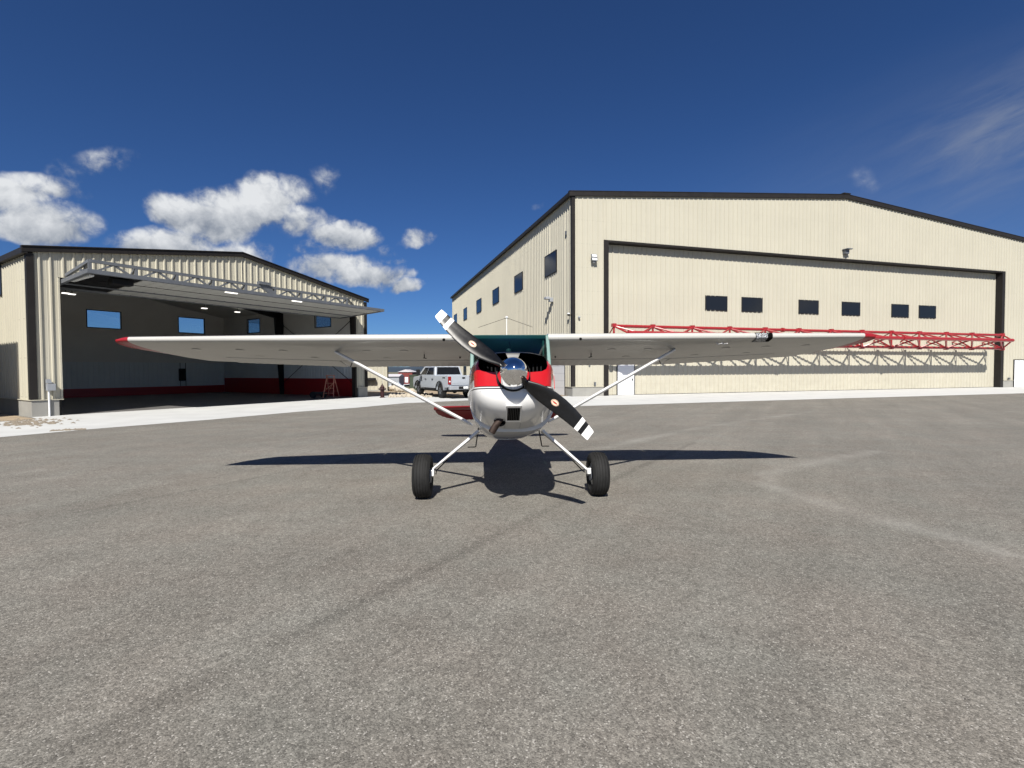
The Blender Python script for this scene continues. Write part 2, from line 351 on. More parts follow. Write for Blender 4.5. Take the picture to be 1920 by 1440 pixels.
def cowl_mats():
    m, T, b = base_mat('cowl_white'); tc = T.new('ShaderNodeTexCoord'); P = tc.outputs['Object']
    sp = T.new('ShaderNodeSeparateXYZ'); T.lk(P, sp.inputs[0]); zz = T.math('MULTIPLY_ADD', sp.outputs[1], -.03, sp.outputs[2])
    ln = T.math('MULTIPLY', T.rng(zz, 1.272, 1.274), T.rng(zz, 1.284, 1.286, 1, 0))
    T.lk(T.mix(ln, (.66, .66, .65), (.01, .01, .01)), b.inputs['Base Color']); b.inputs['Roughness'].default_value = .16; b.inputs['Coat Weight'].default_value = .6
    m, T, b = base_mat('cowl_red'); tc = T.new('ShaderNodeTexCoord'); P = tc.outputs['Object']
    sp = T.new('ShaderNodeSeparateXYZ'); T.lk(P, sp.inputs[0])
    zz = T.math('MULTIPLY_ADD', sp.outputs[1], -.17, sp.outputs[2])          # the anti-glare edge climbs aft
    blk = T.rng(zz, 1.790, 1.795, 0, 1)
    fl = T.rng(sp.outputs[1], -1.375, -1.365); z0 = sp.outputs[2]
    flank_refl = T.mix(T.rng(z0, 1.345, 1.35), (.62, .60, .56), (.20, .12, .07)); flank_refl = T.mix(T.rng(z0, 1.415, 1.42), flank_refl, (.46, .009, .009)); flank_refl = T.mix(T.rng(z0, 1.53, 1.535), flank_refl, (.66, .65, .62))  # flank bands: reflection of ground and truck painted into the gloss colour
    T.lk(T.mix(blk, T.mix(fl, (.46, .009, .009), flank_refl), (.008, .008, .009)), b.inputs['Base Color'])
    T.lk(T.rng(blk, 0, 1, .2, .42), b.inputs['Roughness']); b.inputs['Coat Weight'].default_value = .35
    m, T, b = base_mat('fuselage_paint'); tc = T.new('ShaderNodeTexCoord'); P = tc.outputs['Object']
    sp = T.new('ShaderNodeSeparateXYZ'); T.lk(P, sp.inputs[0]); z = sp.outputs[2]
    zz = T.math('MULTIPLY_ADD', sp.outputs[1], -.05, z)
    a = T.rng(zz, 1.27, 1.275); c1 = T.mix(a, (.80, .80, .79), (.36, .30, .20))
    c1 = T.mix(T.rng(zz, 1.315, 1.32), c1, (.58, .012, .012)); c1 = T.mix(T.rng(zz, 1.56, 1.565), c1, (.80, .80, .79))
    T.lk(c1, b.inputs['Base Color']); b.inputs['Roughness'].default_value = .22; b.inputs['Coat Weight'].default_value = .5
    m, T, b = base_mat('blade'); tc = T.new('ShaderNodeTexCoord'); P = tc.outputs['Object']
    sp = T.new('ShaderNodeSeparateXYZ'); T.lk(P, sp.inputs[0]); x = sp.outputs[0]
    w = T.math('MAXIMUM', T.rng(x, .972, .974), T.math('MULTIPLY', T.rng(x, .868, .870), T.rng(x, .920, .922, 1, 0)))
    n = T.noise(P, 30, 5, .7)
    T.lk(T.mix(w, T.vmath('SCALE', (.006, .006, .0065), scale=T.rng(n, .3, .7, .8, 1.3)), (.82, .82, .81)), b.inputs['Base Color'])
    T.lk(T.rng(n, .3, .7, .30, .38), b.inputs['Roughness']); b.inputs['Specular IOR Level'].default_value = .38
cowl_mats()

# ------------------------------------------------------------------ mesh helpers
def tag(o, label=None, cat=None, group=None, kind=None):
    if label: o['label'] = label
    if cat: o['category'] = cat
    if group: o['group'] = group
    if kind: o['kind'] = kind
    return o
def empty(name, loc=(0, 0, 0), rot=(0, 0, 0)):
    o = bpy.data.objects.new(name, None); COL.objects.link(o); o.location = loc; o.rotation_euler = rot
    o.empty_display_size = .2
    return o
def link(name, me, parent=None):
    o = bpy.data.objects.new(name, me); COL.objects.link(o)
    if parent: o.parent = parent
    return o
def pick(m): return M[m] if isinstance(m, str) else m
class MB:
    def __init__(s): s.v = []; s.f = []; s.m = []
    def add(s, vs, fs, mi=0):
        k = len(s.v); s.v += [tuple(q) for q in vs]; s.f += [tuple(i+k for i in f) for f in fs]; s.m += [mi]*len(fs); return s
    def box(s, a, b, mi=0):
        (x0, y0, z0), (x1, y1, z1) = a, b
        return s.add([(x0, y0, z0), (x1, y0, z0), (x1, y1, z0), (x0, y1, z0), (x0, y0, z1), (x1, y0, z1), (x1, y1, z1), (x0, y1, z1)],
                     [(0, 3, 2, 1), (4, 5, 6, 7), (0, 1, 5, 4), (1, 2, 6, 5), (2, 3, 7, 6), (3, 0, 4, 7)], mi)
    def bar(s, p, q, w, t, up=(0, 0, 1), mi=0):
        p = Vector(p); q = Vector(q); d = (q-p).normalized(); up = Vector(up)
        if abs(d.dot(up)) > .98: up = Vector((0, 1, 0))
        a = d.cross(up).normalized()*w/2; c = a.cross(d).normalized()*t/2
        vs = [r+i*a+j*c for r in (p, q) for i, j in ((-1, -1), (1, -1), (1, 1), (-1, 1))]
        return s.add(vs, [(0, 1, 2, 3), (7, 6, 5, 4), (0, 4, 5, 1), (1, 5, 6, 2), (2, 6, 7, 3), (3, 7, 4, 0)], mi)
    def tube(s, pts, r, n=10, cap=True, mi=0):
        pts = [Vector(p) for p in pts]; rs = r if isinstance(r, (list, tuple)) else [r]*len(pts)
        rings = []
        d0 = (pts[1]-pts[0]).normalized(); ref = Vector((0, 0, 1)) if abs(d0.z) < .9 else Vector((1, 0, 0))
        for i, p in enumerate(pts):
            d = ((pts[min(i+1, len(pts)-1)]-pts[max(i-1, 0)])).normalized()
            a = d.cross(ref).normalized(); c = a.cross(d)
            rings.append([p+(a*math.cos(2*PI*k/n)+c*math.sin(2*PI*k/n))*rs[i] for k in range(n)])
        return s.loft(rings, cap, mi)
    def loft(s, rings, cap=True, mi=0, closed=True):
        n = len(rings[0]); vs = [q for R in rings for q in R]; fs = []
        for i in range(len(rings)-1):
            for k in range(n if closed else n-1):
                a = i*n+k; b = i*n+(k+1) % n
                fs.append((a, b, b+n, a+n))
        if cap and closed: fs += [tuple(range(n-1, -1, -1)), tuple(range((len(rings)-1)*n, len(rings)*n))]
        return s.add(vs, fs, mi)
    def lathe(s, prof, o, ax, n=24, mi=0):
        o = Vector(o); ax = Vector(ax).normalized(); ref = Vector((0, 0, 1)) if abs(ax.z) < .9 else Vector((1, 0, 0))
        a = ax.cross(ref).normalized(); c = ax.cross(a)
        rings = [[o+ax*h+(a*math.cos(2*PI*k/n)+c*math.sin(2*PI*k/n))*r for k in range(n)] for (r, h) in prof]
        return s.loft(rings, True, mi)
    def prism(s, poly, axis, a, b, mi=0):
        def P(q, h):
            return {'x': (h, q[0], q[1]), 'y': (q[0], h, q[1]), 'z': (q[0], q[1], h)}[axis]
        n = len(poly)
        return s.add([P(q, a) for q in poly]+[P(q, b) for q in poly],
                     [tuple(range(n)), tuple(range(2*n-1, n-1, -1))]+[(i, n+i, n+(i+1) % n, (i+1) % n) for i in range(n)], mi)
    def mesh(s, name, mats, smooth=False, bevel=0, fixn=True, weld=False, seg=2, angle=35):
        bm = bmesh.new(); vv = [bm.verts.new(q) for q in s.v]
        for f, mi in zip(s.f, s.m):
            try: F = bm.faces.new([vv[i] for i in f]); F.material_index = mi
            except ValueError: pass
        if weld: bmesh.ops.remove_doubles(bm, verts=bm.verts, dist=1e-4)
        if fixn: bmesh.ops.recalc_face_normals(bm, faces=bm.faces)
        if bevel:
            ed = [e for e in bm.edges if len(e.link_faces) == 2 and e.calc_face_angle(0) > rad(30)]
            bmesh.ops.bevel(bm, geom=ed, offset=bevel, segments=seg, profile=.6, affect='EDGES', clamp_overlap=True)
        me = bpy.data.meshes.new(name); bm.to_mesh(me); bm.free()
        for q in (mats if isinstance(mats, (list, tuple)) else [mats]): me.materials.append(pick(q))
        if smooth:
            for p in me.polygons: p.use_smooth = True
            me.set_sharp_from_angle(angle=rad(angle))
        return me
    def build(s, name, mats, parent=None, **kw): return link(name, s.mesh(name, mats, **kw), parent)

def dup(o, parent=None):
    c = o.copy(); COL.objects.link(c); c.parent = parent
    for ch in list(o.children): dup(ch, c)
    return c

# ------------------------------------------------------------------ ground
def sheet(name, pts, z, m, kind='structure'):
    me = bpy.data.meshes.new(name); me.from_pydata([(p[0], p[1], z) for p in pts], [], [tuple(range(len(pts)))]); me.update()
    me.materials.append(M[m]); bm = bmesh.new(); bm.from_mesh(me); bmesh.ops.recalc_face_normals(bm, faces=bm.faces)
    if bm.faces[:][0].normal.z < 0: bmesh.ops.reverse_faces(bm, faces=bm.faces)
    bm.to_mesh(me); bm.free()
    o = link(name, me); tag(o, kind=kind); return o
def fall(y): 
    t = min(max((y-50)/110, 0), 1); return -5.5*t*t*(3-2*t)
def terrain():
    ys = [-3000, -300, -60, 0, 40] + [48+6*i for i in range(20)] + [180, 260, 420, 600, 1000, 2000, 4000, 9000]
    xs = [-9000, -3000, -800, -200, -60, -30, -10, 10, 60, 200, 800, 3000, 9000]
    vs = [(x, y, fall(y)-.06) for y in ys for x in xs]; n = len(xs)
    fs = [(j*n+i, j*n+i+1, (j+1)*n+i+1, (j+1)*n+i) for j in range(len(ys)-1) for i in range(n-1)]
    m = MB(); m.add(vs, fs); tag(m.build('terrain', 'terrain', fixn=False), kind='structure')
terrain()
sheet('asphalt_apron', [(-45, -70), (110, -70), (110, 60), (46, 47), (3.5, 33.2), (-9, 36), (-40, 34)], -.002, 'asphalt')
# ------------------------------------------------------------------ hangar frames
RX, RY, RA = 3.92, 31.646, .2885
LX, LY, LA = -18.419, 18.7655, 1.0063
def frame(x, y, a): return Vector((x, y, 0)), Vector((math.cos(a), math.sin(a), 0)), Vector((-math.sin(a), math.cos(a), 0))
RO, RU, RV = frame(RX, RY, RA); LO, LU, LV = frame(LX, LY, LA)
def W(fr, u, v, z=0): return fr[0]+fr[1]*u+fr[2]*v+Vector((0, 0, z))
FR = (RO, RU, RV); FL = (LO, LU, LV)
def onv(fr, px, py, vv):
    d = ray(px, py); P0 = fr[0]+fr[2]*vv; t = (P0-CP).dot(fr[2])/d.dot(fr[2]); P = CP+d*t-fr[0]; return P.dot(fr[1]), P.z
def onu(fr, px, py, uu):
    d = ray(px, py); P0 = fr[0]+fr[1]*uu; t = (P0-CP).dot(fr[1])/d.dot(fr[1]); P = CP+d*t-fr[0]; return P.dot(fr[2]), P.z

# pale concrete aprons (outlines read off the ground plane) and bare earth behind them
la = [(-160, 838), (0, 820), (156, 806), (400, 786.5), (560, 772), (664, 765), (760, 756), (885, 750.5)]
lap = [ground(*p) for p in la] + [ground(885, 745.8), W(FL, 18.6, -.2), W(FL, 16.4, .25), W(FL, -.02, .25), W(FL, -.2, -1.4), W(FL, -9, -2)]
sheet('concrete_apron', lap, .004, 'concrete')
ra = [(1000, 763.5), (1085, 761.5), (1180, 759), (1580, 747), (1920, 737.5)]
rap = [ground(*p) for p in ra]; e = (rap[-1]-rap[-2]).normalized()
rap += [rap[-1]+e*14, W(FR, 58, .6), W(FR, -1.2, .6), W(FR, -1.6, -.2)]
sheet('concrete_apron', rap, .005, 'concrete')
sheet('bare_earth', [ground(700, 746.4), ground(800, 748.4), ground(885, 746), ground(1000, 745.5), W(FR, -.02, 0), W(FR, -.02, 16), W(FL, 26, 10), W(FL, 17, 6), W(FL, 16.6, 1)], .001, 'dirt')
sheet('bare_earth', [W(FL, -.2, -1.2), W(FL, -.05, 14), W(FL, -12, 14), W(FL, -12, -1.6)], .003, 'dirt')

# ------------------------------------------------------------------ ribbed sheet
def profile(a, b, pitch, rh, phase=0., minor=True):
    """points (s, d) of a ribbed sheet from a to b: one high rib each pitch, two low ones between"""
    base = [(-.047, 0), (-.024, rh), (.024, rh), (.047, 0)]
    if minor: base += [(pitch*.33-.014, 0), (pitch*.33, rh*.16), (pitch*.33+.014, 0), (pitch*.66-.014, 0), (pitch*.66, rh*.16), (pitch*.66+.014, 0)]
    out = [(a, 0.)]
    k = math.floor((a-phase)/pitch)-1
    while phase+k*pitch < b+pitch:
        for (s, d) in base:
            q = phase+k*pitch+s
            if a+1e-4 < q < b-1e-4: out.append((q, d))
        k += 1
    return out+[(b, 0.)]
def ribbed(parent, name, m, o, du, n, a, b, zb, zt, pitch, rh, minor=True, phase=0., thing=None):
    """sheet standing on the line o + du*s, its ribs towards n; zb and zt are functions of s"""
    o = Vector(o); du = Vector(du); n = Vector(n); pr = profile(a, b, pitch, rh, phase, minor)
    cut = []
    vs = [o+du*s+n*d+Vector((0, 0, zb(s))) for s, d in pr]+[o+du*s+n*d+Vector((0, 0, zt(s))) for s, d in pr]
    k = len(pr); mb = MB(); mb.add(vs, [(i, i+1, k+i+1, k+i) for i in range(k-1)])
    return mb.build(name, m, parent, fixn=False)
def clad(parent, m, o, du, n, a, b, zb, zt, pitch, rh, per=3, minor=True, name='wall_panel', breaks=()):
    w = pitch*per; s = a; i = 0
    while s < b-1e-3:
        e = min(a+(i+1)*w, b)
        # lap each sheet 2 mm over the last one
        ribbed(parent, name, m, Vector(o)+Vector(n)*(.002*(i % 2)), du, n, s, e, zb, zt, pitch, rh, minor, phase=a+pitch/2)
        s = e; i += 1

def window(parent, o, du, n, a, b, z0, z1, pane='glass_dark', fr='trim', t=.06, proud=.07, direct=False, deep=.02):
    """frame of four bars with a pane, standing proud of the sheet; o + du*s + n*d"""
    o = Vector(o); du = Vector(du); n = Vector(n); U = Vector((0, 0, 1))
    def B(s0, s1, q0, q1, d0, d1, mb):
        vs = [o+du*s+n*d+U*q for q in (q0, q1) for (s, d) in ((s0, d0), (s1, d0), (s1, d1), (s0, d1))]
        mb.add(vs, [(0, 3, 2, 1), (4, 5, 6, 7), (0, 1, 5, 4), (1, 2, 6, 5), (2, 3, 7, 6), (3, 0, 4, 7)])
    f = MB()
    B(a-t, a, z0-t, z1+t, -.02, proud, f); B(b, b+t, z0-t, z1+t, -.02, proud, f)
    B(a, b, z0-t, z0, -.02, proud-.003, f); B(a, b, z1, z1+t, -.02, proud-.003, f)
    p = MB(); B(a, b, z0, z1, deep, deep+.012, p)
    if direct:
        f.build('window_frame', fr, parent); p.build('window_pane', pane, parent)
    else:
        w = f.build('window', fr, parent); p.build('pane', pane, w)

def door_leaf(parent, o, du, n, a, b, z0, z1, m='white_door', d=.05, handle=True, fr='trim', name='personnel_door'):
    o = Vector(o); du = Vector(du); n = Vector(n)
    def V(s, q, h): return o+du*s+n*q+Vector((0, 0, h))
    def B(mb, s0, s1, d0, d1, q0, q1):
        vs = [V(s, q, h) for h in (q0, q1) for (s, q) in ((s0, d0), (s1, d0), (s1, d1), (s0, d1))]
        mb.add(vs, [(0, 3, 2, 1), (4, 5, 6, 7), (0, 1, 5, 4), (1, 2, 6, 5), (2, 3, 7, 6), (3, 0, 4, 7)])
    mb = MB(); B(mb, a, b, 0, d, z0, z1); L = mb.build(name, m, parent)
    f = MB(); B(f, a-.06, a, -.01, d+.02, z0, z1+.06); B(f, b, b+.06, -.01, d+.02, z0, z1+.06); B(f, a, b, -.01, d+.017, z1, z1+.06); f.build('door_frame', fr, L)
    if handle:
        h = MB(); B(h, b-.12, b-.08, d, d+.06, z0+.95, z0+1.07); h.build('door_handle', 'steel_black', L)
    return L

# ------------------------------------------------------------------ right hangar
def right_hangar():
    H = empty('hangar', (RX, RY, 0), (0, 0, RA))
    tag(H, 'large cream ribbed metal hangar with closed door and red truss, on the right', 'hangar', 'metal hangars')
    Wd, He, Hr, D = 45.65, 13.10, 15.06, 45.98
    d0, d1, dh = 2.555, 40.93, 10.09
    X, Y, NX, NY = (1, 0, 0), (0, 1, 0), (-1, 0, 0), (0, -1, 0)
    def roofz(u): return He+(Hr-He)*(1-abs(2*u/Wd-1))
    zt = lambda u: roofz(u)-.16
    pl = .60; P = .37; rh = .045
    one = lambda z: (lambda s: z)
    # front wall: left of the door, above it, right of it
    clad(H, 'cream', (0, 0, 0), X, NY, .16, d0-.32, one(pl+.03), zt, P, rh)
    u = d0-.32
    segs = [(d0-.32, Wd/2), (Wd/2, d1+.32)]
    for a, b in segs: clad(H, 'cream', (0, 0, 0), X, NY, a, b, one(dh+.02), zt, P, rh)
    clad(H, 'cream', (0, 0, 0), X, NY, d1+.32, Wd-.16, one(pl+.03), zt, P, rh)
    # side wall facing left: s runs from front to back
    clad(H, 'cream', (0, 0, 0), Y, NX, .16, 1.16, one(pl+.03), one(He-.2), P, rh)
    clad(H, 'cream', (0, 0, 0), Y, NX, 1.16, 3.95, one(3.05), one(He-.2), P, rh)
    clad(H, 'cream', (0, 0, 0), Y, NX, 3.95, D-.16, one(pl+.03), one(He-.2), P, rh)
    # far walls out of sight, plain
    b = MB(); b.box((.2, .8, -1), (Wd-.1, D-.05, He-.3)); b.build('building_core', 'liner', H)
    w = MB(); w.box((Wd-.08, .05, -1), (Wd, D, He-.3)); w.build('far_side_wall', 'cream', H)
    w = MB(); w.prism([(0, -1), (Wd, -1), (Wd, He-.2), (Wd/2, Hr-.2), (0, He-.2)], 'y', D-.04, D); w.build('rear_wall', 'cream', H)
    # backing behind the gable so no light leaks under the sheet
    w = MB(); w.prism([(.1, dh+.06), (Wd-.1, dh+.06), (Wd-.1, He-.25), (Wd/2, Hr-.25), (.1, He-.25)], 'y', .03, .75); w.build('gable_backing', 'liner', H)
    for a, b in ((.1, d0-.35), (d1+.35, Wd-.1)):
        w = MB(); w.box((a, .03, -.5), (b, .79, dh+.05)); w.build('wall_backing', 'liner', H)
    # plinth
    m = MB(); m.box((-.03, -.06, -.6), (d0-.36, .30, pl)); m.build('plinth', 'plinth', H, bevel=.01)
    m = MB(); m.box((d1+.36, -.06, -.6), (42.60, .3, pl)); m.build('plinth', 'plinth', H, bevel=.01)
    m = MB(); m.box((44.25, -.06, -.6), (Wd+.03, .3, pl)); m.build('plinth', 'plinth', H, bevel=.01)
    m = MB(); m.box((-.03, .30, -.6), (.25, 1.16, pl)); m.build('plinth', 'plinth', H, bevel=.01)
    m = MB(); m.box((-.03, 3.95, -1.2), (.25, D, pl)); m.build('plinth', 'plinth', H, bevel=.01)
    for a, b in (((-.07, -.10), (d0-.36, -.001)), ((d1+.36, -.10), (42.6, -.001)), ((-.07, -.001), (-.001, 1.16)), ((-.07, 3.95), (-.001, D))):
        m = MB(); m.box((*a, pl), (*b, pl+.03)); m.build('base_flashing', 'cream', H)
    # corner trim, door surround
    m = MB(); m.box((-.065, -.065, pl+.035), (.17, -.036, He-.2)); m.box((-.065, -.036, pl+.035), (-.036, .17, He-.2)); m.build('corner_trim', 'trim', H)
    m = MB(); m.box((Wd-.17, -.065, pl+.035), (Wd+.06, -.036, He-.2)); m.build('corner_trim', 'trim', H)
    m = MB(); m.box((d0-.36, -.06, .005), (d0, .52, dh)); m.build('door_jamb', 'trim', H)
    m = MB(); m.box((d1, -.06, .005), (d1+.36, .52, dh)); m.build('door_jamb', 'trim', H)
    m = MB(); m.box((d0-.36, -.06, dh+.002), (d1+.36, .52, dh+.13)); m.build('door_header', 'trim', H)
    # roof sheets with ribs, gutter, rake trim
    for sgn in (0, 1):
        pr = profile(-.05, D+.05, .61, .045, minor=False)
        def rp(t, s, d):
            uu = -.2+(Wd/2+.2)*t if sgn == 0 else Wd+.2-(Wd/2+.2)*t
            return (uu, s, He-.01+(Hr-He)*t+d)
        k = len(pr); m = MB()
        m.add([rp(0, s, d) for s, d in pr]+[rp(1, s, d) for s, d in pr], [(i, i+1, k+i+1, k+i) for i in range(k-1)])
        m.build('roof_sheet', 'galvalume', H, fixn=False)
    m = MB(); m.box((-.26, -.12, He-.27), (-.05, D+.05, He-.02)); m.build('gutter', 'trim', H, bevel=.015)
    for a, b in ((-.26, Wd/2), (Wd/2, Wd+.26)):
        za, zb = (He-.05, Hr) if a < 0 else (Hr, He-.05)
        m = MB(); m.prism([(a, za-.24), (b, zb-.24), (b, zb+.05), (a, za+.05)], 'y', -.14, -.04); m.build('rake_trim', 'trim', H)
        m = MB(); m.prism([(a, za+.052), (b, zb+.052), (b, zb+.09), (a, za+.09)], 'y', -.16, .10); m.build('rake_cap', 'trim', H)
    m = MB(); m.box((Wd/2-.35, -.18, Hr+.095), (Wd/2+.35, D, Hr+.17)); m.build('ridge_cap', 'trim', H, bevel=.02)
    # side wall windows, first six from the corner
    for (xa, xb) in ((1044.2, 1023), (980.6, 966), (936, 925), (903, 894.6), (876.5, 870), (857.5, 852)):
        va = onu(FR, xa, 600, 0)[0]; vb = onu(FR, xb, 600, 0)[0]
        window(H, (0, 0, 0), Y, NX, va, vb, 8.60, 10.03, t=.05, proud=.075, deep=.045)
    va, vb = onu(FR, 875, 700, 0)[0], onu(FR, 870, 700, 0)[0]
    window(H, (0, 0, 0), Y, NX, va, vb, 1.15, 2.55, t=.05, proud=.075, deep=.045)
    # sectional door in the side wall
    s = door_leaf(H, (0, 0, 0), Y, NX, 1.24, 3.87, .02, 2.98, 'white_door', .03, False, name='overhead_door')
    for i in range(1, 6):
        m = MB(); m.box((-.034, 1.25, .02+.49*i), (-.030, 3.86, .028+.49*i)); m.build('panel_seam', 'box_grey', s)
    # closed hangar door, hung behind the surround
    DR = empty('hangar_door'); DR.parent = H
    dv = .47
    clad(DR, 'cream', (0, dv, 0), X, NY, d0+.02, 3.42, one(.04), one(dh-.02), P, rh)
    clad(DR, 'cream', (0, dv, 0), X, NY, 3.42, 4.80, one(2.2), one(dh-.02), P, rh)
    clad(DR, 'cream', (0, dv, 0), X, NY, 4.80, d1-.02, one(.04), one(dh-.02), P, rh)
    m = MB(); m.box((d0+.02, dv+.02, .04), (d1-.02, dv+.12, dh-.02)); m.build('door_frame', 'steel_black', DR)
    for (xa, xb) in ((1322, 1363), (1390, 1429), (1497, 1534), (1577, 1612), (1671, 1703), (1722.5, 1754)):
        ua = onv(FR, xa, 570, dv)[0]; ub = onv(FR, xb, 584, dv)[0]
        window(DR, (0, dv, 0), X, NY, ua+.05, ub-.05, 5.97, 6.95, t=.05, proud=.05, direct=True, deep=.036)
    m = MB(); m.box((3.48, dv-.045, .03), (4.74, dv-.005, 2.13)); m.build('personnel_door', 'white_door', DR)
    m = MB(); m.box((3.42, dv-.06, .03), (3.478, dv-.005, 2.19)); m.box((4.742, dv-.06, .03), (4.80, dv-.005, 2.19)); m.box((3.478, dv-.058, 2.132), (4.742, dv-.005, 2.19)); m.build('personnel_door_frame', 'trim', DR)
    m = MB(); m.box((4.56, dv-.10, .98), (4.62, dv-.047, 1.12)); m.build('personnel_door_handle', 'steel_black', DR)
    # three-chord red truss across the door
    zt_, zb_, zo = 4.52, 3.38, 4.02; vt = dv-1.47; vo = dv-2.37
    ua, ub = 2.38, 39.38
    def chord(v, z, a, b, r):
        m = MB(); m.tube([(a, v, z), (b, v, z)], r, 12); o = m.build('truss_chord', 'red_truss', DR, smooth=True)
        for q in (15.9, 26.5):
            c = MB(); c.tube([(q-.09, v, z), (q+.09, v, z)], r+.055, 14); c.build('truss_collar', 'red_truss', DR, smooth=True)
    chord(vt, zt_, ua, ub, .105); chord(vt, zb_, ua, ub, .105); chord(vo, zo, ua+.55, ub-.45, .14)
    for z in (zt_, zb_):
        m = MB(); m.tube([(ub-.03, vt, z), (ub-.45, vo, zo)], .06, 8); m.build('truss_brace', 'red_truss', DR, smooth=True)
        m = MB(); m.tube([(ua+.03, vt, z), (ua+.55, vo, zo)], .06, 8); m.build('truss_brace', 'red_truss', DR, smooth=True)
    nodes = [ua+.05]+[5.27+3.03*i for i in range(11)]+[ub-.05]
    proto = {}
    def brace(p, q, r):
        m = MB(); m.tube([p, q], r, 8); m.build('truss_brace', 'red_truss', DR, smooth=True)
    outer = [ua+.55]+[5.27+3.03*(i+.5) for i in range(-1, 11)]+[ub-.45]
    outer = [o for o in outer if ua+.5 <= o <= ub-.4]
    for q in nodes:
        brace((q, vt, zb_), (q, vt, zt_), .065)
        m = MB(); m.box((q-.13, vt-.11, zt_-.06), (q+.13, vt+.13, zt_+.16)); m.build('truss_bracket', 'red_truss', DR, bevel=.01)
        m = MB(); m.box((q-.13, vt-.11, zb_-.16), (q+.13, vt+.13, zb_+.06)); m.build('truss_bracket', 'red_truss', DR, bevel=.01)
        qd = min(max(q, d0+.2), d1-.2)
        brace((q, vt, zt_), (qd, dv-.03, (zt_+zb_)/2), .04); brace((q, vt, zb_), (qd, dv-.03, (zt_+zb_)/2), .04)
    for a, b in zip(nodes, nodes[1:]):
        brace((a, vt, zt_), (b, vt, zb_), .06)
    for i in range(len(nodes)-1):
        o = outer[min(i, len(outer)-1)]
        o = min(max((nodes[i]+nodes[i+1])/2, ua+.55), ub-.45)
        for z in (zt_, zb_):
            brace((nodes[i], vt, z), (o, vo, zo), .06); brace((nodes[i+1], vt, z), (o, vo, zo), .06)
    # personnel door at far right
    door_leaf(H, (0, 0, 0), X, NY, 42.72, 44.14, .02, 2.42, d=.06)
    # flood lights and cameras
    def flood(u, z, tilt, lit=False):
        f = MB(); f.box((u-.05, -.24, z-.06), (u+.05, -.03, z+.04)); o = f.build('flood_light', 'box_grey', H)
        R = Matrix.Rotation(tilt, 4, 'X')
        for k, (h0, h1) in enumerate(((.05, .26), (.28, .49))):
            m = MB(); m.box((-.20, -.05, h0), (.20, .05, h1)); m.v = [tuple((R @ Vector(q))+Vector((u, -.30, z))) for q in m.v]; m.build('lamp_head', 'steel_grey', o, bevel=.01)
            m = MB(); m.box((-.17, -.058, h0+.03), (.17, -.052, h1-.03)); m.v = [tuple((R @ Vector(q))+Vector((u, -.30, z))) for q in m.v]; m.build('lens', 'lamp_off', o)
    flood(1.42, 8.70, rad(-10)); 
    f = MB(); f.box((22.6, -.30, 10.55), (22.95, -.03, 10.86)); o = f.build('flood_light', 'steel_grey', H, bevel=.03)
    m = MB(); m.prism([(22.55, 10.87), (23.05, 10.87), (23.05, 10.93), (22.55, 10.93)], 'y', -.5, -.03); m.build('lamp_visor', 'steel_grey', o)
    f = MB(); f.box((-.30, 3.26, 6.55), (-.03, 3.58, 6.85)); o = f.build('wall_lamp', 'box_grey', H, bevel=.03)
    m = MB(); m.box((-.62, 3.22, 6.72), (-.303, 3.62, 6.90)); m.build('lamp_head', 'box_grey', o, bevel=.03)
    for (x0, y0, x1, y1, z) in ((-.28, .16, -.04, .34, 5.27),):
        m = MB(); m.lathe([(.03, 0), (.10, .02), (.11, .06), (.06, .10)], ((x0+x1)/2, (y0+y1)/2, z+.05), (0, 0, 1), 12); o = m.build('security_camera', 'white_door', H, smooth=True)
        m = MB(); m.lathe([(.09, 0), (.075, -.06), (.03, -.10)], ((x0+x1)/2, (y0+y1)/2, z+.048), (0, 0, 1), 12); m.build('dome', 'plastic_black', o, smooth=True)
    m = MB(); m.lathe([(.07, 0), (.07, .12), (.03, .16)], (.42, -.04, 5.12), (0, -1, 0), 10); m.build('security_camera', 'box_grey', H, smooth=True)
    m = MB(); m.box((1.12, -.09, 1.98), (1.22, -.03, 2.12)); m.build('socket_box', 'steel_grey', H)
    m = MB(); m.box((1.50, -.12, .70), (1.61, -.03, .92)); m.build('socket_box', 'steel_grey', H)
    m = MB(); m.box((-.12, .84, 10.62), (-.03, .96, 10.86)); m.build('vent_outlet', 'steel_grey', H)
    m = MB(); m.box((41.9, -.16, .68), (42.05, -.06, .86)); m.build('socket_box', 'steel_grey', H)
right_hangar()

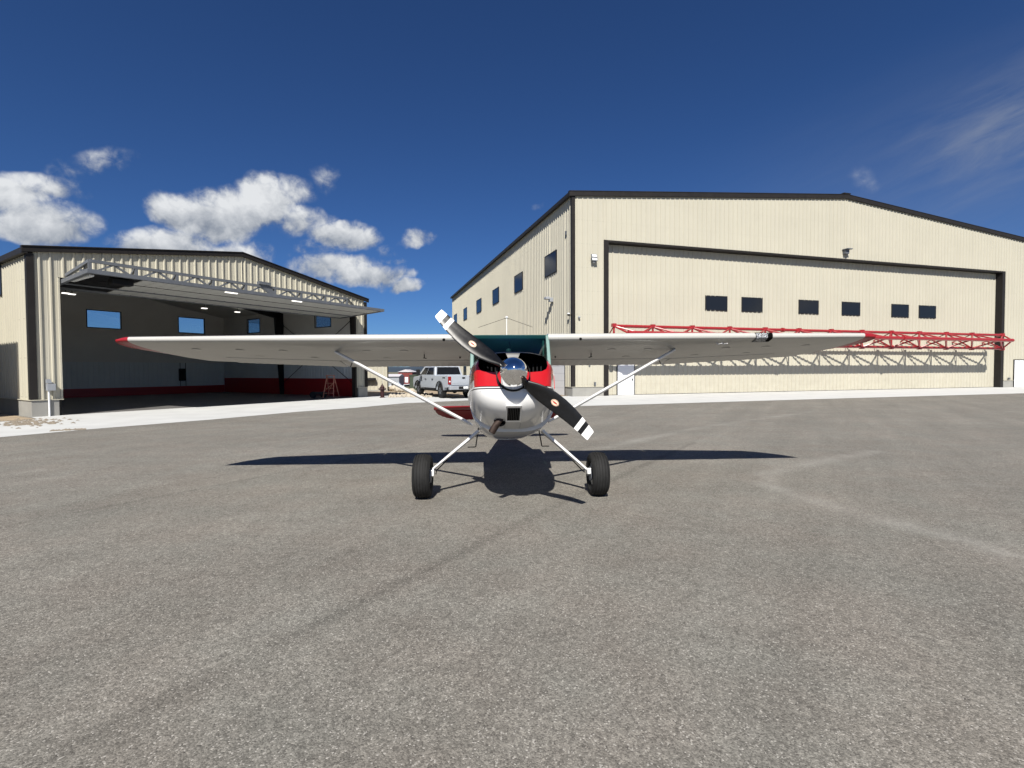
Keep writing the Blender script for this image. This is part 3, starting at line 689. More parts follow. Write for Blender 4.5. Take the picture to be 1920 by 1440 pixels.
# ------------------------------------------------------------------ left hangar
def left_hangar():
    H = empty('hangar', (LX, LY, 0), (0, 0, LA))
    tag(H, 'smaller cream ribbed metal hangar with its door swung up and dark interior', 'hangar', 'metal hangars')
    Wd, He, Hr, D = 16.31, 6.47, 7.855, 17.7
    d0, d1, dh = .87, 15.50, 5.30; pl = .63; P = .325; rh = .05
    X, Y, NX, NY = (1, 0, 0), (0, 1, 0), (-1, 0, 0), (0, -1, 0)
    def roofz(u): return He+(Hr-He)*(1-abs(2*u/Wd-1))
    zt = lambda u: roofz(u)-.14
    one = lambda z: (lambda s: z)
    cm = 'cream_left'
    clad(H, cm, (0, 0, 0), X, NY, .14, d0-.02, one(pl+.03), zt, P, rh)
    clad(H, cm, (0, 0, 0), X, NY, d0-.02, Wd/2, one(dh+.18), zt, P, rh); clad(H, cm, (0, 0, 0), X, NY, Wd/2, d1+.02, one(dh+.18), zt, P, rh)
    clad(H, cm, (0, 0, 0), X, NY, d1+.02, Wd-.12, one(pl+.03), zt, P, rh)
    clad(H, cm, (0, 0, 0), Y, NX, .14, D-.1, one(pl+.03), one(He-.18), P, rh)
    # side window at the frame's edge
    va = onu(FL, 5.5, 520, 0); vb = onu(FL, -30, 520, 0)
    z1 = onu(FL, 4, 501, 0)[1]; z0 = onu(FL, 4, 553, 0)[1]
    window(H, (0, 0, 0), Y, NX, va[0], va[0]+1.9, z0, z1, t=.05, proud=.08, deep=.05)
    # wall bodies
    def wallbox(name, m, a, b):
        q = MB(); q.box(a, b); return q.build(name, m, H)
    wallbox('left_wall_core', 'liner', (.03, .14, -.3), (.2, D-.1, He-.2))
    q = MB(); q.prism([(.2, dh+.2), (Wd-.2, dh+.2), (Wd-.2, He-.22), (Wd/2, Hr-.22), (.2, He-.22)], 'y', .03, .2); q.build('gable_core', 'liner', H)
    wallbox('jamb_core', 'trim', (.2, .03, -.3), (d0-.02, .3, dh+.19)); wallbox('jamb_core', 'trim', (d1+.02, .03, -.3), (Wd-.2, .3, dh+.19))
    # rear wall and right wall with real window openings
    D0 = 17.47; U0 = 16.18
    bw = [onv(FL, 163.5, 600, D0)[0], onv(FL, 226, 600, D0)[0], onv(FL, 335, 600, D0)[0], onv(FL, 382.5, 600, D0)[0]]
    bz = [onv(FL, 195, 614.5, D0)[1], onv(FL, 195, 583.5, D0)[1]]
    rw = [onu(FL, 487, 610, U0)[0], onu(FL, 464, 610, U0)[0], onu(FL, 620, 600, U0)[0], onu(FL, 591, 600, U0)[0]]
    rz = [onu(FL, 475, 623.5, U0)[1], onu(FL, 475, 599, U0)[1]]
    def holed(name, m, mk, s0, s1, z0, ztop, holes, hz):
        """wall body split round its openings: below, above and between"""
        q = MB()
        mk(q, s0, s1, z0, hz[0]); mk(q, s0, s1, hz[1], ztop)
        e = s0
        for a, b in sorted(holes): mk(q, e, a, hz[0], hz[1]); e = b
        mk(q, e, s1, hz[0], hz[1]); q.build(name, m, H)
    holed('rear_wall', 'liner', lambda q, a, b, c, d: q.box((a, D0, c), (b, D0+.10, d)), .2, Wd-.05, -.3, He-.2, [(bw[0], bw[1]), (bw[2], bw[3])], bz)
    q = MB(); q.prism([(.2, He-.2), (Wd-.2, He-.2), (Wd/2, Hr-.2)], 'y', D0, D0+.1); q.build('rear_gable', 'liner', H)
    holed('right_wall', 'liner', lambda q, a, b, c, d: q.box((U0, a, c), (U0+.09, b, d)), .31, D0-.01, -.3, He-.2, [(rw[0], rw[1]), (rw[2], rw[3])], rz)
    for a, b in ((bw[0], bw[1]), (bw[2], bw[3])): window(H, (0, D0, 0), X, NY, a, b, bz[0], bz[1], 'glass_clear', 'steel_black', .05, .03, deep=-.05)
    for a, b in ((rw[0], rw[1]), (rw[2], rw[3])): window(H, (U0, 0, 0), Y, NX, a, b, rz[0], rz[1], 'glass_clear', 'steel_black', .05, .03, deep=-.05)
    # ribbed liner band, red wainscot
    zl = onv(FL, 200, 679, D0)[1]; zr = onv(FL, 200, 727.5, D0)[1]; zr2 = onu(FL, 600, 709.5, U0)[1]
    one_ = one
    clad(H, 'liner_low', (0, D0-.02, 0), X, NY, .25, U0-.02, one(zr), one(zl), .3, .02, 4, False, 'liner_panel')
    clad(H, 'liner_low', (U0-.02, 0, 0), Y, NX, .35, D0-.06, one(zr2), one(zl+.1), .3, .02, 4, False, 'liner_panel')
    wallbox('red_wainscot', 'liner_red', (.25, D0-.05, .01), (U0-.06, D0-.002, zr)); wallbox('red_wainscot', 'liner_red', (U0-.055, .35, .01), (U0-.002, D0-.06, zr2))
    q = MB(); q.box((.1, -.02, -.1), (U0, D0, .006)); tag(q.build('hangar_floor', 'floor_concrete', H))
    # steel frames: column, rafter
    for v in (.75, 9.0):
        dpt = .55 if v > 1 else .35
        q = MB(); q.prism([(U0-.28, 0.01), (U0-.02, .01), (U0-.02, He-.35), (U0-dpt-.15, He-.35)], 'y', v-.1, v+.1); q.build('steel_column', 'steel_black', H)
        q = MB(); q.prism([(.25, .01), (.5, .01), (.2+dpt+.15, He-.35), (.25, He-.35)], 'y', v-.1, v+.1); q.build('steel_column', 'steel_black', H)
        q = MB(); q.prism([(.3, He-.34), (.3, He-.85), (Wd/2, Hr-.72), (Wd-.3, He-.85), (Wd-.3, He-.34), (Wd/2, Hr-.28)], 'y', v-.1, v+.1); q.build('steel_rafter', 'steel_black', H)
    q = MB()
    for (va, za, vb, zb) in ((.8, 4.9, 6.3, .8),): pass
    def rod(v0, z0, v1, z1):
        m = MB(); m.tube([(U0-.12, v0, z0), (U0-.12, v1, z1)], .02, 6); m.build('brace_rod', 'steel_black', H)
    rod(1.0, .9, 8.8, 5.2); rod(1.0, 5.2, 8.8, .9)
    # electrical panel against the rear wall
    a = onv(FL, 336, 700, D0-.15); b = onv(FL, 348, 712, D0-.15)
    q = MB(); q.box((a[0], D0-.2, onv(FL, 340, 714, D0)[1]), (b[0], D0-.045, onv(FL, 340, 691, D0)[1])); o = q.build('electrical_panel', 'steel_black', H, bevel=.01)
    for t in (.1, .5):
        m = MB(); m.tube([(a[0]+t, D0-.09, zr), (a[0]+t, D0-.09, zl)], .02, 6); m.build('conduit', 'steel_black', o)
    # ceiling and roof
    for sgn in (0, 1):
        pr = profile(-.05, D+.05, .305, .035, minor=False)
        def rp(t, s, d):
            uu = -.14+(Wd/2+.14)*t if sgn == 0 else Wd+.14-(Wd/2+.14)*t
            return (uu, s, He-.01+(Hr-He)*t+d)
        k = len(pr); m = MB()
        m.add([rp(0, s, d) for s, d in pr]+[rp(1, s, d) for s, d in pr], [(i, i+1, k+i+1, k+i) for i in range(k-1)])
        m.build('roof_sheet', 'galvalume', H, fixn=False)
    m = MB(); m.prism([(.1, He-.14), (Wd/2, Hr-.14), (Wd-.1, He-.14), (Wd-.1, He-.2), (Wd/2, Hr-.2), (.1, He-.2)], 'y', .2, D-.02); m.build('ceiling', 'liner', H)
    m = MB(); m.box((-.20, -.12, He-.25), (-.02, D, He-.02)); m.build('gutter', 'trim', H, bevel=.012)
    for a, b in ((-.2, Wd/2), (Wd/2, Wd+.2)):
        za, zb = (He-.03, Hr) if a < 0 else (Hr, He-.03)
        m = MB(); m.prism([(a, za-.17), (b, zb-.17), (b, zb+.03), (a, za+.03)], 'y', -.13, -.045); m.build('rake_trim', 'trim', H)
        m = MB(); m.prism([(a, za+.032), (b, zb+.032), (b, zb+.07), (a, za+.07)], 'y', -.16, .08); m.build('rake_cap', 'trim', H)
    m = MB(); m.box((-.07, -.07, pl+.035), (.15, -.042, He-.2)); m.box((-.07, -.042, pl+.035), (-.042, .15, He-.2)); m.build('corner_trim', 'trim', H)
    m = MB(); m.box((Wd-.15, -.07, pl+.035), (Wd+.07, -.042, He-.2)); m.box((Wd+.042, -.042, pl+.035), (Wd+.07, .3, He-.2)); m.build('corner_trim', 'trim', H)
    m = MB(); m.box((d0-.035, -.055, pl+.04), (d0+.02, .28, dh+.15)); m.build('door_jamb', 'cream_left', H)
    m = MB(); m.box((d1-.10, -.01, .01), (d1+.015, .32, dh+.15)); m.build('door_jamb', 'trim', H)
    m = MB(); m.box((d1+.02, -.055, pl+.04), (d1+.06, -.002, dh+.15)); m.build('door_jamb', 'cream_left', H)
    # plinths
    m = MB(); m.box((-.05, -.07, -.3), (d0-.10, .32, pl)); m.build('plinth', 'plinth', H, bevel=.012)
    m = MB(); m.box((d1+.11, -.07, -.3), (Wd+.05, .32, pl)); m.build('plinth', 'plinth', H, bevel=.012)
    m = MB(); m.box((-.05, .32, -.3), (.25, D, pl)); m.build('plinth', 'plinth', H, bevel=.012)
    for a, b in (((-.09, -.11), (d0+.03, -.001)), ((-.09, -.001), (-.001, D))):
        m = MB(); m.box((*a, pl), (*b, pl+.03)); m.build('base_flashing', 'cream_left', H)
    m = MB(); m.box((d1+.02, -.11, pl), (Wd+.08, -.001, pl+.03)); m.build('base_flashing', 'cream_left', H)
    # meter box with conduit on the front wall
    a = onv(FL, 88, 720, -.2); b = onv(FL, 104.5, 720, -.2)
    m = MB(); m.box((a[0], -.22, onv(FL, 96, 732.5, -.2)[1]), (b[0], -.045, onv(FL, 96, 719.5, -.2)[1])); o = m.build('meter_box', 'box_grey', H, bevel=.01)
    m = MB(); m.prism([(a[0], onv(FL, 96, 718.5, -.2)[1]), (a[0]+.17, onv(FL, 96, 718.5, -.2)[1]), (a[0]+.1, onv(FL, 96, 711, -.2)[1]), (a[0], onv(FL, 96, 711, -.2)[1])], 'y', -.18, -.045); m.build('meter_hood', 'box_grey', o)
    m = MB(); m.tube([(a[0]+.07, -.12, 1.0), (a[0]+.07, -.12, 0.005)], .03, 8); m.build('conduit', 'white_door', o)
    # swung-up door: flat leaf lying level, half outside; truss on its upper side
    DR = empty('hangar_door'); DR.parent = H
    def zz(v): return 5.24-.045*v
    va, vb = -2.78, 1.35; t = .16
    def leaf(a, b, v0, v1, z0, z1, name, m, **k):
        q = MB(); q.add([(a, v0, zz(v0)+z0), (b, v0, zz(v0)+z0), (b, v1, zz(v1)+z0), (a, v1, zz(v1)+z0), (a, v0, zz(v0)+z1), (b, v0, zz(v0)+z1), (b, v1, zz(v1)+z1), (a, v1, zz(v1)+z1)],
                        [(0, 3, 2, 1), (4, 5, 6, 7), (0, 1, 5, 4), (1, 2, 6, 5), (2, 3, 7, 6), (3, 0, 4, 7)])
        return q.build(name, m, DR, **k)
    a0, b0 = d0+.06, d1-.12
    leaf(a0, b0, va, va+.12, 0, t, 'edge_rail', 'steel_grey', bevel=.01); leaf(a0, b0, vb-.1, vb, .0, t, 'edge_rail', 'steel_grey', bevel=.01)
    leaf(a0, a0+.12, va+.12, vb-.1, .0, t-.002, 'end_rail', 'steel_grey', bevel=.01); leaf(b0-.12, b0, va+.12, vb-.1, .0, t-.002, 'end_rail', 'steel_grey', bevel=.01)
    npan = 16; w = (b0-a0-.24)/npan
    leaf(a0+.12, a0+.12+2*w, va+.12, vb-.1, .085, .098, 'bay_shade_plate', 'steel_black')  # black plate put in for the shade of the uncovered bay
    for i in range(2, npan):
        u0 = a0+.12+i*w
        pr = [(u0+.004, 0), (u0+.04, .02), (u0+w*.5-.03, .02), (u0+w*.5-.01, 0), (u0+w*.5+.01, 0), (u0+w*.5+.03, .02), (u0+w-.04, .02), (u0+w-.004, 0)]
        q = MB(); q.add([(s, va+.12, zz(va+.12)+.06-d) for s, d in pr]+[(s, vb-.1, zz(vb-.1)+.06-d) for s, d in pr], [(k, k+1, 8+k+1, 8+k) for k in range(7)])
        q.build('soffit_panel', 'door_under', DR, fixn=False)
    leaf(a0+.12, b0-.12, va+.12, vb-.1, .10, .13, 'door_skin', 'cream_left')
    for v in (-1.3,): leaf(a0+.12, b0-.12, v, v+.05, .028, .045, 'soffit_joint', 'steel_black')
    leaf(a0+.12, b0-.12, .02, .10, .0, .05, 'hinge_beam', 'steel_grey')
    # truss
    tv = -2.0; zt0 = zz(tv)+t+.06; zt1 = onv(FL, 350, 522, tv)[1]
    L0 = onv(FL, 168, 489, tv); zt1 = L0[1]
    ua = L0[0]; ub = onv(FL, 650, 560, tv)[0]
    def br(p, q, w_=.075):
        w_ *= 1.3
        m = MB(); m.bar(p, q, w_, w_); m.build('truss_member', 'steel_grey', DR)
    br((ua, tv, zt1), (ub, tv, zt1), .09); br((a0+.02, tv, zt0-.02), (b0-.02, tv, zt0-.02), .09)
    br((ua, tv, zt1), (a0+.05, -.5, zt0-.03), .085); br((ub, tv, zt1), (b0-.05, -.5, zt0-.03), .085)
    N = 8
    for i in range(N+1):
        u = ua+(ub-ua)*i/N; br((u, tv, zt0), (u, tv, zt1-.04), .08); br((u, tv+.01, zt1), (u, tv+.75, zt0), .06)
        if i < N:
            um = u+(ub-ua)/N*.5; ue = u+(ub-ua)/N
            br((um, tv, zt1-.03), (u+.12, tv, zt0), .055); br((um, tv, zt1-.03), (ue-.12, tv, zt0), .055)
    # door lamp and underside lights
    s = onv(FL, 448, 533, tv)
    q = MB(); q.add([(7.85, tv-.05, zt1+.12), (8.35, tv-.05, zt1+.12), (8.85, tv-.05, zt0), (8.55, tv-.05, zt0), (7.85, tv+.05, zt1+.12), (8.35, tv+.05, zt1+.12), (8.85, tv+.05, zt0), (8.55, tv+.05, zt0)], [(0, 1, 2, 3), (7, 6, 5, 4), (0, 4, 5, 1), (1, 5, 6, 2), (2, 6, 7, 3), (3, 7, 4, 0)]); q.build('lift_arm', 'steel_grey', DR)
    q = MB(); q.box((7.85, tv-.12, zt1+.08), (8.45, tv+.12, zt1+.22)); q.build('lift_bracket', 'steel_grey', DR)
    for px, py in ((434, 562.5), (557, 577.5)):
        g = None
        for v10 in range(-26, 13):
            v = v10/10; u, z = onv(FL, px, py, v)
            if z < zz(v): g = (u, v, zz(v)); break
        if g:
            q = MB(); q.box((g[0]-.27, g[1]-.05, g[2]-.04), (g[0]+.27, g[1]+.05, g[2]-.005)); q.build('strip_light', 'lamp_lit', DR)
    q = MB(); q.box((a0+.15, va+.3, zz(va)-.065), (a0+.30, va+2.3, zz(va)-.005)); q.build('strip_light', 'lamp_off', DR)
    q = MB(); q.box((a0+.9, va+.45, zz(va)-.22), (a0+1.6, va+.9, zz(va)-.005)); q.build('door_motor', 'steel_black', DR, bevel=.01)
    # lit high-bay lamps inside
    for px, py, v in ((123, 549, 12.), (135, 551, 15.), (383, 577.5, 11.5), (445, 584.5, 12.)):
        u, z = onv(FL, px, py, v); z = min(z, roofz(u)-.5)
        q = MB(); q.box((u-.16, v-.12, z-.05), (u+.16, v+.12, z)); o = q.build('ceiling_lamp', 'lamp_lit', H)
        m = MB(); m.tube([(u, v, z+.003), (u, v, max(roofz(u)-.2, z+.05))], .02, 6); m.build('lamp_stem', 'steel_black', o)
left_hangar()

# ------------------------------------------------------------------ airplane
AO = Vector((-.015, 6.56, 0)); YAW = rad(2.4); NOSE = rad(-11.0)
AR = (Matrix.Rotation(YAW, 3, 'Z') @ Matrix.Rotation(NOSE, 3, 'X'))
ARI = AR.transposed()
def A(px, py, ya):
    o = ARI @ (CP-AO); d = ARI @ ray(px, py); return o+d*((ya-o.y)/d.y)
def sup(w, zb, zt, zm, n, x0=0., cnt=72, nb=None):
    out = []
    for k in range(cnt):
        a = 2*PI*k/cnt; c, s = math.cos(a), math.sin(a); e = n if s >= 0 else (nb or n)
        out.append((x0+w*math.copysign(abs(c)**(2/e), c), zm+(zt-zm if s >= 0 else zm-zb)*math.copysign(abs(s)**(2/e), s)))
    return out
def airplane():
    root = empty('airplane', AO, (NOSE, 0, YAW)); root.rotation_mode = 'XYZ'
    root.rotation_euler = AR.to_euler('XYZ')
    tag(root, 'red and white high-wing taildragger airplane parked nose-on on the asphalt', 'airplane')
    # ---- cowling
    st = [(-1.472, .30, 1.15, 1.60), (-1.458, .37, 1.10, 1.638), (-1.43, .408, 1.055, 1.654), (-1.38, .432, 1.01, 1.668), (-1.28, .46, .955, 1.69), (-1.1, .492, .90, 1.722), (-.85, .522, .855, 1.765), (-.6, .538, .822, 1.812), (-.45, .545, .81, 1.84)]
    def xc(y): return -.022+.014*(y+1.5)
    def ring(y, w, zb, zt, g=0.):
        zm = 1.36; return [Vector((x, y, z)) for x, z in sup(w+g, zb-g, zt+g, zm, 3.2 if y > -1.4 else 2.8, xc(y), 96, 2.6)]
    solid = MB(); solid.loft([ring(*q) for q in st]); 
    me = solid.mesh('upper_cowl', ['cowl_red', 'black_inside'], smooth=True)
    cut = MB()
    for sx in (-1, 1):
        x0, x1 = (.112, .386)
        poly = [(x0, 1.412), (x1-.07, 1.428), (x1-.018, 1.455), (x1, 1.50), (x1-.006, 1.585), (x1-.03, 1.618), (x0+.12, 1.640), (x0-.03, 1.643), (x0-.06, 1.57), (x0-.04, 1.47)]
        cut.prism([(xc(-1.4)+sx*p, q) for p, q in poly], 'y', -1.7, -1.16)
    cme = cut.mesh('cut', ['black_inside'])
    ob = link('upper_cowl', me, root); co = link('cut', cme); co.parent = root
    bpy.context.view_layer.update()
    md = ob.modifiers.new('b', 'BOOLEAN'); md.operation = 'DIFFERENCE'; md.object = co; md.solver = 'EXACT'
    try: md.material_mode = 'TRANSFER'
    except Exception: pass
    dg = bpy.context.evaluated_depsgraph_get(); dg.update()
    nm = bpy.data.meshes.new_from_object(ob.evaluated_get(dg)); ob.modifiers.clear()
    bpy.data.objects.remove(co)
    # split into the red upper half and the white lower bowl
    zs = 1.268
    def half(keep_up, name, mats):
        bm = bmesh.new(); bm.from_mesh(nm)
        bmesh.ops.bisect_plane(bm, geom=bm.verts[:]+bm.edges[:]+bm.faces[:], plane_co=(0, -1.4, zs), plane_no=(0, -.03, 1), clear_inner=keep_up, clear_outer=not keep_up)
        q = bpy.data.meshes.new(name); bm.to_mesh(q); bm.free()
        return q
    up = half(True, 'upper_cowl', 0); up.materials.clear()
    for q in ('cowl_red', 'black_inside'): up.materials.append(M[q])
    ob.data = up
    for p in up.polygons:
        p.use_smooth = True; cc = p.center; ax_ = abs(cc.x-xc(-1.4)); p.material_index = 1 if (-1.452 < cc.y < -1.155 and .045 < ax_ < .388 and 1.408 < cc.z < 1.6445 and (p.normal.y > -.35 or cc.y > -1.3)) else 0
    up.set_sharp_from_angle(angle=rad(35))
    low = MB(); low.loft([ring(y-.028, w, zb, zt, .016) for (y, w, zb, zt) in st[:-2]])
    lm = low.mesh('lower_cowl', ['cowl_white'])
    bm = bmesh.new(); bm.from_mesh(lm)
    bmesh.ops.bisect_plane(bm, geom=bm.verts[:]+bm.edges[:]+bm.faces[:], plane_co=(0, -1.4, zs-.012), plane_no=(0, -.03, 1), clear_outer=True)
    ed = [e for e in bm.edges if e.is_boundary]; bmesh.ops.contextual_create(bm, geom=ed)
    bmesh.ops.recalc_face_normals(bm, faces=bm.faces)
    bm.to_mesh(lm); bm.free()
    for p in lm.polygons: p.use_smooth = True
    lm.set_sharp_from_angle(angle=rad(40))
    LC = link('lower_cowl', lm, root)
    m = MB(); m.loft([[Vector((x, y, z)) for x, z in sup(w, zb, zt, 1.36, 3, xc(y), 64)] for y, w, zb, zt in ((-1.12, .44, .95, 1.68), (-1.10, .44, .95, 1.68))]); m.build('engine_baffle', 'black_inside', root)
    for sx in (-1, 1):                                   # cylinder heads behind the inlets
        for k in range(5):
            c = MB(); c.box((xc(-1.2)+sx*(.15+.045*k)-.008, -1.24, 1.43), (xc(-1.2)+sx*(.15+.045*k)+.008, -1.17, 1.56)); c.build('cooling_fin', 'fin_dark', root)
    # ---- fuselage
    m = MB(); fs = [(-.66, .541, .818, 1.805), (-.48, .543, .806, 1.838), (-.25, .543, .80, 1.82), (.1, .542, .80, 1.80), (.6, .54, .81, 1.80), (1.2, .54, .83, 1.80), (1.6, .53, .86, 1.81), (1.65, .53, .87, 1.82)]
    m.loft([[Vector((x, y, z)) for x, z in sup(w, zb, zt, 1.36, 3.4, 0, 80, 3.0)] for y, w, zb, zt in fs]); m.build('fuselage', 'fuselage_paint', root, smooth=True)
    m = MB(); ts = [(1.63, .515, .84, 2.21), (2.4, .44, .98, 2.19), (3.5, .32, 1.16, 2.13), (4.5, .20, 1.38, 2.03), (5.3, .10, 1.56, 1.97), (5.95, .03, 1.66, 1.93)]
    m.loft([[Vector((x, y, z)) for x, z in sup(w, zb, zt, (zb+zt)/2, 2.8, 0, 40)] for y, w, zb, zt in ts]); m.build('tail_cone', 'fuselage_paint', root, smooth=True)
    # ---- cabin
    m = MB(); m.box((-.54, -.03, 2.17), (.55, 1.64, 2.238)); CB = m.build('cabin_roof', 'cabin_roof', root, bevel=.02)
    def dash_curve(t):
        x = -.525+1.06*t; k = (2*t-1)
        return Vector((x, -.56+.38*abs(k)**2.4, 1.838-.125*abs(k)**3.0))
    n = 24; rows = 8; m = MB(); pts = []
    for j in range(rows+1):
        s = j/rows
        for i in range(n+1):
            t = i/n; b_ = dash_curve(t); tp = Vector((-.53+1.07*t, -.035, 2.232))
            q = b_.lerp(tp, s); q.y -= .05*math.sin(PI*s)*(1-abs(2*t-1)**3); pts.append(q)
    m.add(pts, [(j*(n+1)+i, j*(n+1)+i+1, (j+1)*(n+1)+i+1, (j+1)*(n+1)+i) for j in range(rows) for i in range(n)]); m.build('windshield', 'glass_tint', root, smooth=True, fixn=False)
    for sx in (-1, 1):
        x = sx*.53+.005
        m = MB(); m.bar((x, -.18, 1.70), (x, .0, 2.21), .05, .10); m.build('door_post', 'cabin_green', root, bevel=.01)
        m = MB(); m.bar((x, .87, 1.79), (x, .87, 2.19), .05, .09); m.build('door_post', 'cabin_green', root, bevel=.01)
        m = MB(); m.bar((x, -.15, 1.81), (x, 1.63, 1.81), .045, .05); m.build('window_sill', 'cabin_green', root, bevel=.008)
        m = MB(); m.add([(x, -.10, 1.83), (x, .83, 1.83), (x, .83, 2.18), (x, .02, 2.18)], [(0, 1, 2, 3)]); m.build('door_window', 'glass_tint', root, fixn=False)
        m = MB(); m.add([(x, .92, 1.83), (x, 1.62, 1.83), (x, 1.62, 2.18), (x, .92, 2.18)], [(0, 1, 2, 3)]); m.build('rear_side_window', 'glass_tint', root, fixn=False)
        m = MB(); m.prism([(sx*.30-.22, 1.30), (sx*.30+.22, 1.30), (sx*.28+.22, 1.9), (sx*.28+.12, 2.03), (sx*.28-.12, 2.03), (sx*.28-.22, 1.9)], 'y', .51, .63); m.build('seat_back', 'seat', root, bevel=.03)
        # gusset plates and tank sight gauge inside the windscreen corner
        m = MB(); m.prism([(.0, 2.17), (.0, 1.94), (.06, 1.94), (.26, 2.17)], 'x', x-sx*.055-.01, x-sx*.055+.01); m.build('roof_gusset', 'cabin_green', root)
    m = MB(); m.prism([(sx_, z) for sx_, z in ((-.48, 1.5), (.48, 1.5), (.48, 1.74), (.36, 1.81), (-.36, 1.81), (-.48, 1.74))], 'y', -.38, -.2); m.build('instrument_panel', 'plastic_black', root, bevel=.01)
    m = MB(); m.bar((0, .05, 2.15), (0, -.46, 1.86), .014, .014); m.build('windshield_brace', 'steel_black', root)
    m = MB(); m.lathe([(.03, 0), (.04, .02), (.03, .05)], (-.03, -.42, 1.885), (0, 0, 1), 12); m.build('compass', 'steel_grey', root, smooth=True)
    m = MB(); m.box((-.51, 1.55, 1.78), (.51, 1.59, 2.18)); m.build('rear_bulkhead', 'seat', root)
    # ---- wings
    def airfoil(t):                                      # thickness and camber, t from leading edge
        yt = 5*.115*(.2969*math.sqrt(t)-.126*t-.3516*t*t+.2843*t**3-.1036*t**4)
        yt *= 1+.6*math.exp(-t/.03)
        yc = .02/.16*(2*.4*t-t*t) if t < .4 else .02/.36*(.2+.8*t-t*t)
        return yt, yc
    def wing(sx):
        tipx = abs(A(218 if sx < 0 else 1640, 640 if sx < 0 else 628, -.05).x)
        s0 = .545; s1 = 2.65; s2 = tipx-.62
        LEY = -.10
        def chord(s):
            if s < s1: return 1.58
            return 1.58-(1.58-1.10)*(s-s1)/(tipx-.3-s1)
        def zle(s): return 2.186+.0015*s+.0034*sx*s
        def le(s): return LEY+(0 if s < s1 else .03*(s-s1)/(tipx-s1))
        def send(t): return tipx-.66*max(t-.02, 0)**1.7                 # outer outline
        def wend(t): return send(t)-.16*max(1-(t/.82)**2, 0)            # white/red division
        def pt(s, t, side, fade=1.):
            c = chord(min(s, tipx)); yt, yc = airfoil(t); d = (yc+side*yt*fade)*c
            inc = -.052
            return Vector((sx*s, le(s)+t*c, zle(s)+t*c*inc+d-(1-fade)*(yt*c*1.2+.008)*max(1-(t/.82)**2, 0)))
        ts = [0, .004, .012, .03, .06, .1, .16, .24, .34, .46, .58, .70]
        tf = [.70, .76, .82, .88, .94, 1.0]
        def surf(tlist, sfun, cols, fade=lambda k: 1., corr=0.):
            """closed sections: upper from last t to the nose, lower back again"""
            seq = [(t, 1) for t in reversed(tlist)]+[(t, -1) for t in tlist[1:]] if tlist[0] == 0 else [(t, 1) for t in reversed(tlist)]+[(t, -1) for t in tlist]
            rings = []
            for k in cols:
                r = []
                for t, sd in seq:
                    p = pt(sfun(t, k), t, sd, 1-(1-fade(k))*(1 if t < .6 else max(1-(t-.6)/.22, 0)))
                    if corr: p.z += sd*corr*(1 if int(round(k*1e4)) % 2 else -.2)
                    r.append(p)
                rings.append(r)
            return rings
        full = ts+tf[1:]; tipt = [t for t in full if t <= .82]
        w = MB(); n = 30; cols = [i/n for i in range(n+1)]
        se = tipx-1.02
        w.loft(surf(ts, lambda t, k: s0+(se-s0)*k, cols))
        wo = w.build('wing', 'wing_white', root, smooth=True)
        m = MB(); m.loft(surf(full, lambda t, k: se+.001+(wend(t)-se)*k, [i/8 for i in range(9)])); m.build('outer_skin', 'wing_white', wo, smooth=True)
        def fd(k): return math.sqrt(max(1-k**2.2, 0.0009))
        m = MB(); m.loft(surf(tipt, lambda t, k: wend(t)+(send(t)-wend(t))*k, [i/8 for i in range(9)], fd)); m.build('wing_tip', 'tip_red', wo, smooth=True, angle=60)
        def ctrl(a, b, name, step):
            N = int((b-a)/step); rings = []
            seq = [(t, 1) for t in reversed(tf)]+[(t, -1) for t in tf]
            for i in range(N*4+1):
                s = a+(b-a)*i/(N*4); bead = (0, .5, 1, .5)[i % 4]*.007
                r = []
                for t, sd in seq:
                    p = pt(s, t, sd); mid = math.sin(PI*min(max((t-.70)/.30, 0), 1))**.5 if .70 < t < 1 else (0 if t <= .7 else .6)
                    p.z += sd*bead*mid-(.004 if sd < 0 else 0); p.y += .006
                    if t == 1.0 : p.z += sd*.003
                    r.append(p)
                rings.append(r)
            m = MB(); m.loft(rings); m.build(name, 'wing_white', wo, smooth=True, angle=50)
        ctrl(s0+.06, 2.66, 'flap', .105); ctrl(2.685, se-.005, 'aileron', .105)
        # strut with fairings
        lo_ = A(889 if sx < 0 else 1029, 797 if sx < 0 else 791, .0); hi = A(629 if sx < 0 else 1265, 651 if sx < 0 else 648, .37)
        hi.z = pt(abs(hi.x), .3, -1).z-.005; lo_.x = sx*.525
        d = (hi-lo_).normalized(); ch = Vector((0, 1, 0)); th = d.cross(ch).normalized()
        rings = []
        for q, cc, tt in ((lo_, .07, .03), (lo_+d*.12, .125, .05), (hi-d*.22, .125, .05), (hi-d*.04, .10, .045), (hi, .06, .04)):
            rings.append([q+ch*(math.cos(2*PI*k/16)*cc/2)+th*(math.sin(2*PI*k/16)*tt/2) for k in range(16)])
        m = MB(); m.loft(rings); S = m.build('wing_strut', 'paint_white', root, smooth=True)
        m = MB(); m.tube([hi-d*.30+Vector((0, .05, 0)), hi-d*.30+Vector((-sx*-.02, .05, -.06)), hi-d*.30+Vector((sx*.03, .05, -.085))], .006, 6); m.build('tie_down_ring', 'steel_black', S)
        # cabin air vent in the leading edge, fuel drain, pitot
        v = pt(1.0 if sx > 0 else .92, .004, -1); m = MB()
        m.lathe([(.001, 0), (.018, .001), (.021, .006)], (v.x, v.y-.010, v.z-.012), (0, 1, 0), 14); m.build('air_vent', 'black_inside', wo)
        q = pt(1.28, .42, -1); m = MB(); m.tube([q, q+Vector((0, .02, -.05))], .008, 6); m.tube([q+Vector((-.03*sx, .05, -.055)), q+Vector((.02*sx, .03, -.05))], .006, 6); m.build('fuel_vent', 'steel_black', wo)
